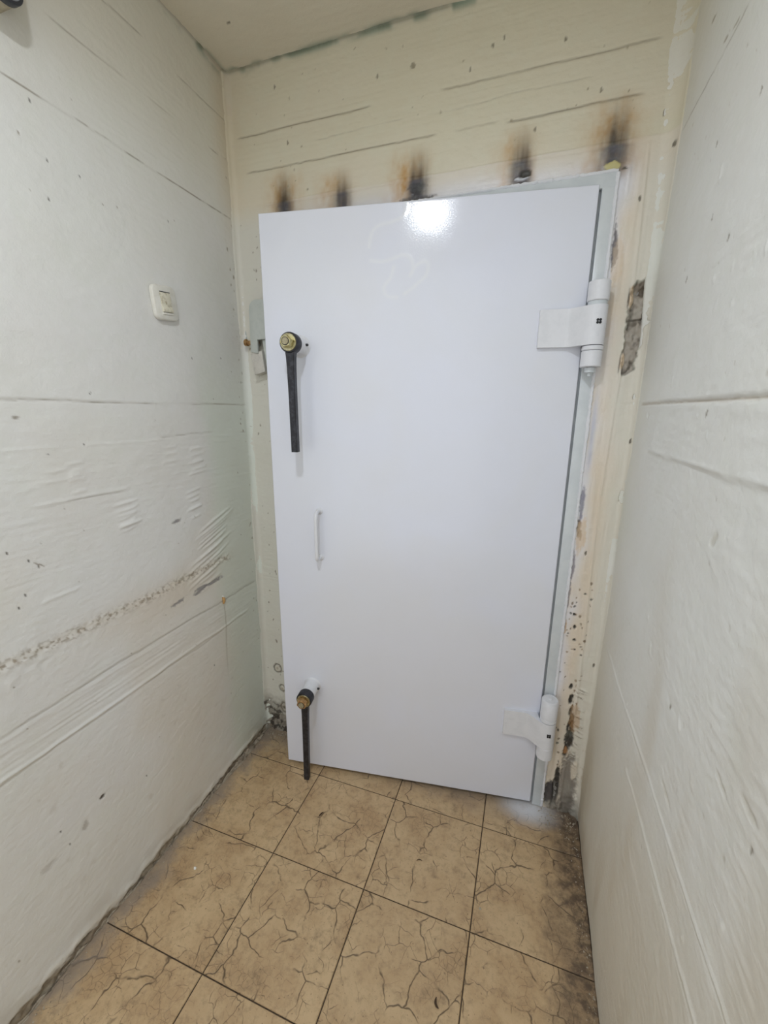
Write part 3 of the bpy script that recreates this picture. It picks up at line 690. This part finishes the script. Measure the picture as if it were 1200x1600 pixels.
# ------------------------------------------------------------------ steel door frame (trim_1) on the wall
tr = empty('trim_1', ((OPX0+OPX1)/2, YB, 0)); tag(tr, 'white painted steel door frame welded into the end wall', kind='structure')
ex, ey = (OPX0+OPX1)/2, YB
FX1, FX0, FZ1 = 0.165, -0.925, 0.636
def fbox(name, x0, x1, y0, y1, z0, z1, mat, bev=0.0015, parent=None):
    p = parent or tr
    return obj(name, box(x0-ex, x1-ex, y0-ey, y1-ey, z0+CAM_H, z1+CAM_H, bevel=bev), mat, p, smooth=True)
def angle_jamb(xa, xb, sgn):
    # flange on the wall face plus a return into the opening
    bm = bmesh.new()
    x_in = xb; xf = xb+0.024*sgn       # the flange steps back to a rebate next to the leaf
    bm_box(bm, min(xa, xf)-ex, max(xa, xf)-ex, -0.006, 0.010, 0.001, FZ1+CAM_H, bevel=0.002)
    bm_box(bm, min(xf, xb)-ex, max(xf, xb)-ex, 0.010, 0.016, 0.001, FZ1+CAM_H, bevel=0.0005)
    bm_box(bm, (x_in-0.008 if sgn > 0 else x_in)-ex, (x_in if sgn > 0 else x_in+0.008)-ex, 0.012, 0.16, 0.001, OPZ1+CAM_H, bevel=0.0015)
    return obj('jamb', bm, M_FRAME, tr, smooth=True)
angle_jamb(FX1, OPX1, 1); angle_jamb(FX0, OPX0, -1)
bm = bmesh.new(); bm_box(bm, FX0+0.0-ex, FX1-ex, -0.0064, 0.010, OPZ1+0.012+CAM_H, FZ1+CAM_H, bevel=0.002)
bm_box(bm, OPX0-ex, OPX1-ex, 0.010, 0.16, OPZ1-0.010+CAM_H, OPZ1+0.014+CAM_H, bevel=0.0015)
obj('head', bm, M_FRAME, tr, smooth=True)
def weld(path, r0):
    pts = []; rad = []
    for (a, b) in zip(path, path[1:]):
        a, b = Vector(a), Vector(b); n = max(2, int((b-a).length/0.006))
        for k in range(n):
            p = a.lerp(b, k/n); pts.append(p+Vector((random.uniform(-1, 1), random.uniform(-1, 1), random.uniform(-1, 1)))*0.0007); rad.append(r0*random.uniform(0.75, 1.25))
    return tube(pts, rad, 8)
yb = -0.004
obj('weld_bead', weld([(FX1-ex, yb, 0.005), (FX1-ex, yb, FZ1+CAM_H)], 0.0048), M_ENAMEL, tr, smooth=True)
obj('weld_bead', weld([(FX1-ex, yb, FZ1+CAM_H), (-0.55-ex, yb, FZ1+CAM_H)], 0.0045), M_ENAMEL, tr, smooth=True)

# ------------------------------------------------------------------ the door leaf (local x along the leaf, -y towards the room)
d1 = empty('door_1', (DOOR_A.x, DOOR_A.y, 0), DOOR_ANG); tag(d1, 'white painted steel shelter door standing ajar, lever handles on its free side', kind='structure')
us = np.concatenate([[0, 0.0008, 0.002, 0.0035, 0.006], np.arange(0.010, DOOR_W-0.0095, 0.004), DOOR_W-np.array([0.006, 0.0035, 0.002, 0.0008, 0])])
vs_ = np.concatenate([DOOR_ZB+np.array([0, 0.0008, 0.002, 0.0035, 0.006]), np.arange(DOOR_ZB+0.010, DOOR_ZT-0.0095, 0.004), DOOR_ZT-np.array([0.006, 0.0035, 0.002, 0.0008, 0])])
D = Paint(us, vs_, srgb(226, 229, 242), 0.10, 600)
D.tint(sst(0.0, 0.35, D.n(2.5, 2.0, 11, 3))*0.35, srgb(224, 224, 226)); D.tint(sst(0.0, 0.35, D.n(3.5, 2.0, 12, 3))*0.3, srgb(226, 230, 240))
D.r += sst(-0.1, 0.35, D.n(4, 3, 13, 3))*0.05 + sst(0.3, -1.0, D.v)*0.05
D.h += D.n(2, 1.6, 1, 2)*0.0014+D.n(9, 7, 2, 2)*0.00025
edge = np.minimum(np.minimum(D.u, DOOR_W-D.u), np.minimum(D.v-DOOR_ZB, DOOR_ZT-D.v))
D.h -= fillet(edge, 0.0035)
def trail(pts, wd, amp):
    P_ = [Vector(p) for p in pts]; best = np.full(D.u.shape, 9.0)
    for a, b in zip(P_, P_[1:]):
        ab = b-a; t = np.clip(((D.u-a.x)*ab.x+(D.v-a.y)*ab.y)/ab.length_squared, 0, 1)
        best = np.minimum(best, np.hypot(D.u-a.x-ab.x*t, D.v-a.y-ab.y*t))
    g = gauss(best, wd); D.h[...] += amp*g; D.tint(g*0.5, srgb(238, 240, 244))
def smooth_path(pts, n=8):
    out = []
    for i in range(len(pts)-1):
        p0, p1, p2, p3 = pts[max(i-1, 0)], pts[i], pts[i+1], pts[min(i+2, len(pts)-1)]
        for k in range(n):
            t = k/n
            out.append(tuple(0.5*((2*b)+(-a+c)*t+(2*a-5*b+4*c-d)*t*t+(-a+3*b-3*c+d)*t**3) for a, b, c, d in zip(p0, p1, p2, p3)))
    return out+[pts[-1]]
T1 = smooth_path([(0.475, 0.604), (0.476, 0.585), (0.462, 0.563), (0.43, 0.553), (0.395, 0.547), (0.372, 0.530), (0.362, 0.49)])
T2 = smooth_path([(0.368, 0.452), (0.405, 0.448), (0.44, 0.455), (0.468, 0.462), (0.490, 0.455), (0.500, 0.435), (0.498, 0.412), (0.492, 0.405), (0.505, 0.425), (0.520, 0.438), (0.540, 0.440), (0.546, 0.425), (0.540, 0.402), (0.520, 0.385), (0.495, 0.365), (0.475, 0.355)])
T3 = smooth_path([(0.44, 0.43), (0.43, 0.40), (0.41, 0.375), (0.42, 0.35), (0.45, 0.345)])
trail(T1, 0.0055, 0.00028); trail(T2, 0.0055, 0.00028); trail(T3, 0.006, 0.00016)
leaf = grid_mesh('door_leaf', D, lambda u, v, h: (u, -h, v+CAM_H), M_DOOR, parent=d1)
# body of the leaf: outer sheet edge and the narrower inner box
bm = bmesh.new(); e = 0.0030
bm_box(bm, e*0.35, DOOR_W-e*0.35, 0.0036, 0.012, DOOR_ZB+e*0.35+CAM_H, DOOR_ZT-e*0.35+CAM_H)
bm_box(bm, 0.06, DOOR_W-0.055, 0.012, 0.060, DOOR_ZB+0.03+CAM_H, DOOR_ZT-0.055+CAM_H, bevel=0.003)
obj('leaf_core', bm, M_ENAMEL, d1)

# lever handles: dark hub and bar; boss, washer, nut, bolt end and grub screw under it
def hexnut(x, z, r, d0, d1_, rot):
    bm = bmesh.new()
    prof = [(0.90, d0), (1.0, d0+0.002), (1.0, d1_-0.003), (0.86, d1_)]
    rings = []
    for f_, d in prof:
        rings.append([bm.verts.new((x+r*f_*math.cos(math.radians(rot+60*k)), -d, z+r*f_*math.sin(math.radians(rot+60*k)))) for k in range(6)])
    for a, b in zip(rings, rings[1:]):
        for k in range(6): bm.faces.new((a[k], a[(k+1) % 6], b[(k+1) % 6], b[k]))
    bm.faces.new(rings[0])
    bm.faces.new(rings[-1])
    return bm

def latch_handle(s0, z0, ztip, stip, mats, bl, cl):
    """bl: length of the boss, cl: length of the hub"""
    z0w = z0+CAM_H; a, b = bl, bl+cl
    bm = lathe([(0.0, a), (0.029, a), (0.0315, a+0.003), (0.0315, b-0.004), (0.029, b), (0.0, b)], '-y', 36, (s0, 0, z0w))
    # bar: tapered neck under the hub, then a flat bar to the tip
    zs = [z0w-0.020, z0w-0.045, z0w-0.075, z0w-0.12, (z0w+ztip+CAM_H)/2, ztip+CAM_H]
    wd = [0.0165, 0.0138, 0.0125, 0.0118, 0.0112, 0.0108]; n0 = len(bm.verts); rings = []
    for k, (z, w_) in enumerate(zip(zs, wd)):
        t = (z0w-z)/(z0w-ztip-CAM_H); x = s0+(stip-s0)*t; ya, yb_ = -(a+0.008), -(b-0.004); c_ = 0.0025
        rings.append([bm.verts.new(p) for p in ((x-w_+c_, yb_, z), (x+w_-c_, yb_, z), (x+w_, yb_+c_, z), (x+w_, ya-c_, z), (x+w_-c_, ya, z), (x-w_+c_, ya, z), (x-w_, ya-c_, z), (x-w_, yb_+c_, z))])
    for p, q in zip(rings, rings[1:]):
        for k in range(8): bm.faces.new((p[k], p[(k+1) % 8], q[(k+1) % 8], q[k]))
    bm.faces.new(rings[0]); bm.faces.new(rings[-1])
    h = obj('latch_handle', bm, M_BLACK, d1, smooth=True); h['label'] = 'dark steel lever hanging straight down from its hub'
    obj('boss', lathe([(0.0, -0.002), (0.036, 0.0), (0.031, 0.004), (0.0285, 0.008), (0.0285, a-0.003), (0.027, a), (0.0, a)], '-y', 36, (s0, 0, z0w)), M_ENAMEL, h, smooth=True)['label'] = 'white painted boss'
    obj('washer', lathe([(0.0, b), (0.0265, b), (0.0265, b+0.0035), (0.0255, b+0.0045), (0.0, b+0.0045)], '-y', 36, (s0, 0, z0w)), M_ZINC, h, smooth=True)['label'] = 'silver zinc washer'
    obj('nut', hexnut(s0, z0w, 0.0198, b+0.0045, b+0.026, 12), mats[0], h)['label'] = 'yellowish plated hexagon nut'
    obj('bolt_end', lathe([(0.0, b+0.0155), (0.0108, b+0.0155), (0.0108, b+0.0275), (0.0098, b+0.0285), (0.0, b+0.0285)], '-y', 24, (s0, 0, z0w)), mats[1], h, smooth=True)
    obj('thread_gap', lathe([(0.0, b+0.0255), (0.0128, b+0.0255), (0.0128, b+0.0266), (0.0, b+0.0266)], '-y', 24, (s0, 0, z0w)), M_GAP, h)  # dark disc drawn as the shaded gap around the bolt end
    bs = lathe([(0.0, 0.0), (0.0042, 0.0), (0.0042, 0.010), (0.003, 0.012), (0.0, 0.012)], 'x', 14, (s0+0.024, -0.020, z0w+0.002))
    obj('grub_screw', bs, M_GAP, h, smooth=True)
    return h
latch_handle(0.126, 0.206, -0.137, 0.128, (M_BRASS, M_BOLTEND), 0.060, 0.036)
latch_handle(0.1255, -1.092, -1.470, 0.120, (M_RUST, M_BOLTEND), 0.064, 0.034)

# pull handle
ph = []
zt, zb_, s0, dd = -0.358+CAM_H, -0.536+CAM_H, 0.176, 0.040
for k in range(2): ph.append((s0, 0.002-k*0.022, zt))
for k in range(7):
    a = k/6*math.pi/2; ph.append((s0, -(dd-0.016)-0.016*math.sin(a), zt-0.016+0.016*math.cos(a)))
for k in range(1, 8): ph.append((s0, -dd, zt-0.016+(zb_+0.032-zt)*k/8))
for k in range(7):
    a = k/6*math.pi/2; ph.append((s0, -(dd-0.016)-0.016*math.cos(a), zb_+0.016-0.016*math.sin(a)))
for k in range(2): ph.append((s0, -0.020+k*0.022, zb_))
bm = tube(ph, 0.0068, 14)
for z in (zt, zb_): lathe([(0.0, -0.001), (0.013, 0.0), (0.011, 0.003), (0.0068, 0.007), (0.0, 0.007)], '-y', 16, (s0, 0, z), bm)
obj('pull_handle', bm, M_ENAMEL, d1, smooth=True)['label'] = 'white bent rod pull handle between the two levers'

# hinges: the strap and its barrel go with the leaf, the outer knuckles with the frame
HS, HD, HR = 1.031, 0.034, 0.0285
def hinge_strap(z0, z1, flare):
    z0 += CAM_H; z1 += CAM_H
    poly = [(0.882, 0.001), (0.882, -0.012)]
    for k in range(9):             # smooth set-out from the leaf up to the front of the barrel
        t = k/9; e_ = t*t*(3-2*t); poly.append((0.955+0.068*t, -0.012-0.0485*e_))
    outer = [(HS+HR*math.cos(math.radians(t)), -HD-HR*math.sin(math.radians(t))) for t in range(100, -200, -12)]
    poly = poly + outer + [(1.000, 0.001)]
    bm = bmesh.new()
    prism(poly, 'z', z0, z1, 0.0, bm)
    o = obj('hinge_strap', bm, M_ENAMEL, d1, smooth=True)
    zc = (z0+z1)/2
    bm = bmesh.new()
    for (dx, dz) in ((-0.0035, -0.0035), (0.0035, -0.0035), (-0.0035, 0.0035), (0.0035, 0.0035)):
        lathe([(0.0, HR-0.002), (0.0036, HR-0.002), (0.0036, HR+0.0015), (0.0, HR+0.0015)], '-y', 8, (HS+0.002+dx, -HD, zc+0.008+dz), bm)
    obj('grease_hole', bm, M_GAP, o)['label'] = 'dark grease hole'
    return o
hinge_strap(0.187, 0.292, 0); hinge_strap(-1.182, -1.078, 0)
ca, sa = math.cos(DOOR_ANG), math.sin(DOOR_ANG)
hx = DOOR_A.x + HS*ca + HD*sa; hy = DOOR_A.y + HS*sa - HD*ca
def knuckle(name, prof, mat, lab=None):
    o = obj(name, lathe([(r, h+CAM_H) for r, h in prof], 'z', 36, (hx-ex, hy-ey, 0)), mat, tr, smooth=True)
    if lab: o['label'] = lab
    return o
def kn(z0, z1, r=HR): return [(0.0, z0), (r-0.002, z0), (r, z0+0.002), (r, z1-0.002), (r-0.002, z1), (0.0, z1)]
knuckle('hinge_knuckle', kn(0.303, 0.355), M_ENAMEL); knuckle('hinge_pin', kn(0.288, 0.304, HR-0.003), M_FRAME)
knuckle('hinge_ring', kn(0.173, 0.1855), M_ENAMEL); knuckle('hinge_knuckle', kn(0.128, 0.172), M_ENAMEL)
knuckle('hinge_nut', [(0.0, 0.127), (0.0145, 0.127), (0.0145, 0.113), (0.006, 0.112), (0.0055, 0.103), (0.0, 0.102)], M_FRAME)
knuckle('hinge_knuckle', [(0.0, -1.062), (HR, -1.062), (HR, -0.995), (HR-0.003, -0.9905), (HR-0.006, -0.990), (HR-0.007, -0.9915), (0.008, -0.9915), (0.008, -0.989), (0.004, -0.988), (0.0, -0.990)], M_ENAMEL)
knuckle('hinge_ring', kn(-1.077, -1.0635), M_ENAMEL); knuckle('hinge_knuckle', kn(-1.232, -1.1835), M_ENAMEL)
# plates that carry the fixed knuckles from the flange
for (z0, z1) in ((0.30, 0.352), (0.130, 0.172), (-1.060, -0.995), (-1.230, -1.186)):
    fbox('knuckle_plate', hx-0.004, hx+0.012, hy, YB-0.006, z0, z1, M_ENAMEL)

# ------------------------------------------------------------------ keeper on the free side of the frame
KX = lambda x: x-ex
yk = YB-0.045
bm = bmesh.new()
outl = [(-1.016, 0.210), (-0.985, 0.203), (-0.985, 0.252), (-0.905, 0.252), (-0.905, 0.385), (-0.985, 0.388), (-1.001, 0.383), (-1.010, 0.372), (-1.014, 0.352)]
prism([(KX(x), z+CAM_H) for x, z in outl], 'y', yk-ey, yk+0.012-ey, 0.0022, bm)
bm_box(bm, KX(-1.012), KX(-1.000), yk+0.006-ey, 0.004, 0.235+CAM_H, 0.360+CAM_H, bevel=0.001)
kp = obj('latch_keeper', bm, M_KEEPER, tr, smooth=True); kp['label'] = 'grey keeper plate for the upper latch'
bm = bmesh.new()
ring = [(-1.022, 0.205), (-0.972, 0.214), (-0.962, 0.140), (-1.008, 0.127)]
prism([(KX(x), z+CAM_H) for x, z in ring], 'y', yk-ey+0.006, yk+0.040-ey, 0.002, bm)
obj('latch_tongue', bm, M_KEEPER2, kp, smooth=True)
bm = bmesh.new(); prism([(KX(x), z+CAM_H) for x, z in ((-0.970, 0.252), (-0.945, 0.252), (-0.93, 0.14), (-0.955, 0.14))], 'y', yk+0.010-ey, yk+0.038-ey, 0.0015, bm)
obj('latch_lug', bm, M_KEEPER, kp, smooth=True)
bm = lathe([(0.0, -0.048), (0.011, -0.047), (0.0125, -0.044), (0.0125, -0.036), (0.0085, -0.034), (0.0085, 0.012), (0.0, 0.012)], 'x', 10, (KX(-1.006), yk+0.020-ey, 0.246+CAM_H))
for v in bm.verts:
    if v.co.x < KX(-1.038): v.co += Vector((random.uniform(-1, 1), random.uniform(-1, 1), random.uniform(-1, 1)))*0.0016
obj('keeper_bolt', bm, M_RUST, kp, smooth=True)['label'] = 'rusty copper-coloured bolt end'

# ------------------------------------------------------------------ light switch on the left wall
swc = (XL+0.0015, 1.0705, 0.309+CAM_H); ROT = math.radians(5.5)
sw = empty('light_switch', swc); sw.rotation_euler = (ROT, 0, 0)
tag(sw, 'grubby off-white light switch with one rocker on the cream wall', 'switch')
def rounded(w_, h_, r, bow=0.0, n=6):
    pts = []
    for (cx, cy, a0) in ((w_/2-r, h_/2-r, 0), (-w_/2+r, h_/2-r, 90), (-w_/2+r, -h_/2+r, 180), (w_/2-r, -h_/2+r, 270)):
        for k in range(n+1):
            a = math.radians(a0+90*k/n); pts.append((cx+r*math.cos(a), cy+r*math.sin(a)))
    return [(x*(1+bow*(1-(2*y/h_)**2)), y*(1+bow*(1-(2*x/w_)**2))) for x, y in pts]
bm = bmesh.new()
lev = [(0.0, 1.0), (0.007, 1.0), (0.0105, 0.975), (0.012, 0.93)]
rings = [[bm.verts.new((h, y*k, z*k)) for (y, z) in rounded(0.086, 0.094, 0.016, 0.035)] for h, k in lev]
for a, b in zip(rings, rings[1:]):
    for k in range(len(a)): bm.faces.new((a[k], a[(k+1) % len(a)], b[(k+1) % len(a)], b[k]))
bm.faces.new(rings[-1]); bm.faces.new(rings[0])
pl = obj('cover_plate', bm, M_SWITCH, sw, smooth=True)
bm = bmesh.new(); prism([(-0.019, 0.0), (-0.019, 0.0), ] and [(0.0115, 0.028), (0.0125, 0.028), (0.0150, 0.010), (0.0142, -0.010), (0.0185, -0.020), (0.0170, -0.026), (0.0115, -0.026)], 'y', -0.019, 0.019, 0.0008, bm)
for v in bm.verts:                 # profile was laid out in (x,z)
    pass
obj('rocker', bm, M_ROCKER, sw, smooth=True)['label'] = 'stained cream rocker'
obj('rocker_gap', box(0.0105, 0.01255, -0.0195, 0.0195, 0.0280, 0.0302), M_GAP, sw)  # dark strip drawn as the shaded slot above the rocker
obj('dark_line', box(0.0150, 0.0166, -0.0185, 0.0185, -0.0175, -0.0155, M=None), M_TWIG, sw)  # thin dark brown strip across the rocker, just above its ledge
obj('lower_lip', box(0.0112, 0.0150, -0.0195, 0.0195, -0.0330, -0.0275, bevel=0.001), M_SWITCH, sw, smooth=True)

# ------------------------------------------------------------------ fitting high on the left wall
fy1, fz0 = 0.748, 0.762
ft = empty('wall_fitting', (XL, fy1-0.13, fz0+CAM_H)); tag(ft, 'grey box fitting with a charcoal rim high on the wall near the ceiling', 'fitting')
def rr_prism(w_, h_, r, x0, x1, inset=0.0):
    bm = bmesh.new(); pts = rounded(w_-2*inset, h_-2*inset, r)
    return prism([(y, z+h_/2) for y, z in pts], 'x', x0, x1, 0.002, bm)
obj('housing', rr_prism(0.26, 0.20, 0.012, -0.004, 0.042, 0.006), M_FITBODY, ft, smooth=True)
obj('rim', rr_prism(0.26, 0.20, 0.028, 0.042, 0.058), M_FITRIM, ft, smooth=True)
obj('cover', rr_prism(0.26, 0.20, 0.022, 0.056, 0.0605, 0.006), M_FITLENS, ft, smooth=True)

# ------------------------------------------------------------------ ceiling lamp (seen only as the highlight on the door)
lp = empty('ceiling_lamp', (LAMP_POS[0], LAMP_POS[1], ZC+CAM_H)); tag(lp, 'round white ceiling lamp whose light glints at the top of the door', 'lamp')
obj('lamp_base', lathe([(0.0, 0.002), (LAMP_R+0.012, 0.002), (LAMP_R+0.012, -0.030), (LAMP_R+0.003, -0.036), (LAMP_R+0.001, -0.030), (0.0, -0.030)], 'z', 40), M_SWITCH, lp, smooth=True)
obj('diffuser', lathe([(LAMP_R, -0.0305), (LAMP_R*0.9, -0.034), (LAMP_R*0.5, -0.036), (0.0, -0.0365)], 'z', 40), M_LAMP, lp, smooth=True)

# ------------------------------------------------------------------ small things
pg = obj('wall_plug', tube([(0.0, 0, 0.012), (0.004, 0.001, 0.004), (0.005, 0.0, -0.006), (0.002, -0.001, -0.016)], [0.004, 0.006, 0.0055, 0.003], 9), M_PLUG, None, True, loc=(XL+0.001, 1.209, -0.722+CAM_H))
tag(pg, 'small ochre plug in the cream wall with a thin stain below', 'plug')
pc = obj('paint_chip', tube([(0.0, 0, 0.016), (0.003, 0.002, 0.006), (0.001, 0.003, 0.0)], [0.003, 0.005, 0.002], 7), M_FLAKE, pg); pc['label'] = 'white paint blob'
def flake(name, x, y, sx, sy, h, mat, seed, rot=0.0):
    rg = random.Random(seed); n = 7; bm = bmesh.new()
    ring = [(sx*rg.uniform(0.6, 1)*math.cos(2*math.pi*k/n+0.2), sy*rg.uniform(0.6, 1)*math.sin(2*math.pi*k/n+0.2)) for k in range(n)]
    lo = [bm.verts.new((p[0], p[1], 0)) for p in ring]; hi = [bm.verts.new((p[0]*0.85, p[1]*0.85, h*rg.uniform(0.6, 1.2))) for p in ring]; top = bm.verts.new((0, 0, h*1.15))
    bm.faces.new(lo)
    for k in range(n): bm.faces.new((lo[k], lo[(k+1) % n], hi[(k+1) % n], hi[k])); bm.faces.new((hi[k], hi[(k+1) % n], top))
    o = obj(name, bm, mat, None, loc=(x, y, 0.0004)); o.rotation_euler = (0, 0, rot); return o
def crumb_bits(name, x, y, L_, r, mat, rot, bend):
    bm = tube([(-L_/2, 0, r*0.8), (-L_/4, bend, r*1.0), (0, bend*1.2, r*1.15), (L_/4, bend*0.6, r), (L_/2, -bend*0.3, r*0.8)], [r*0.35, r*0.9, r, r*0.8, r*0.3], 8)
    o = obj(name, bm, mat, None, True, loc=(x, y, 0.0004)); o.rotation_euler = (0, 0, rot); return o
tag(flake('paint_flake', -0.940, 0.810, 0.007, 0.006, 0.004, M_FLAKE, 1), 'white paint flake on the tiles near the dirty mortar strip', 'flake')
tag(crumb_bits('dry_leaf_bit', -0.630, 1.123, 0.024, 0.0028, M_TWIG, 1.25, 0.001), 'short dark brown bit on the tile below the lower lever handle', 'debris')
tag(crumb_bits('dry_leaf_bit', -0.103, 0.757, 0.022, 0.0032, M_TWIG, 2.1, 0.004), 'curled dark brown bit on the tiles nearest the camera', 'debris')
tag(crumb_bits('straw_bit', -0.235, 1.085, 0.020, 0.0016, M_TWIG, 0.4, 0.003), 'thin brown straw lying on the tile before the middle of the door', 'debris')
tag(flake('mortar_crumb', -0.022, 1.010, 0.006, 0.004, 0.004, M_GRIT, 3), 'pale crumb of mortar on the tile joint before the lower hinge', 'crumb')
# grit along the foot of the right wall and in the corner by the frame
bm = bmesh.new(); rg = random.Random(5)
def bit(x, y, s):
    vs = [bm.verts.new((x+s*rg.uniform(-1, 1), y+s*rg.uniform(-1, 1), 0.0003+s*rg.uniform(0, 1.1))) for _ in range(6)]
    bmesh.ops.convex_hull(bm, input=vs)
for k in range(170):
    y = rg.uniform(0.3, 1.42); bit(XR-abs(rg.gauss(0, 0.012))-0.004, y, rg.uniform(0.0012, 0.0035))
for k in range(90): bit(rg.uniform(0.15, 0.28), 1.43-abs(rg.gauss(0, 0.05)), rg.uniform(0.0012, 0.0045))
for k in range(90): bit(rg.uniform(-1.06, -0.93), 1.435-abs(rg.gauss(0, 0.04)), rg.uniform(0.0012, 0.004))
for k in range(80): bit(XL+0.014+abs(rg.gauss(0, 0.014)), rg.uniform(0.2, 1.42), rg.uniform(0.0012, 0.0035))
bad = [f for f in bm.faces if f.calc_area() < 1e-12]
g = obj('grit', bm, M_GRIT); tag(g, 'pale grit and crumbs swept against the foot of the walls', 'grit', kind='stuff')
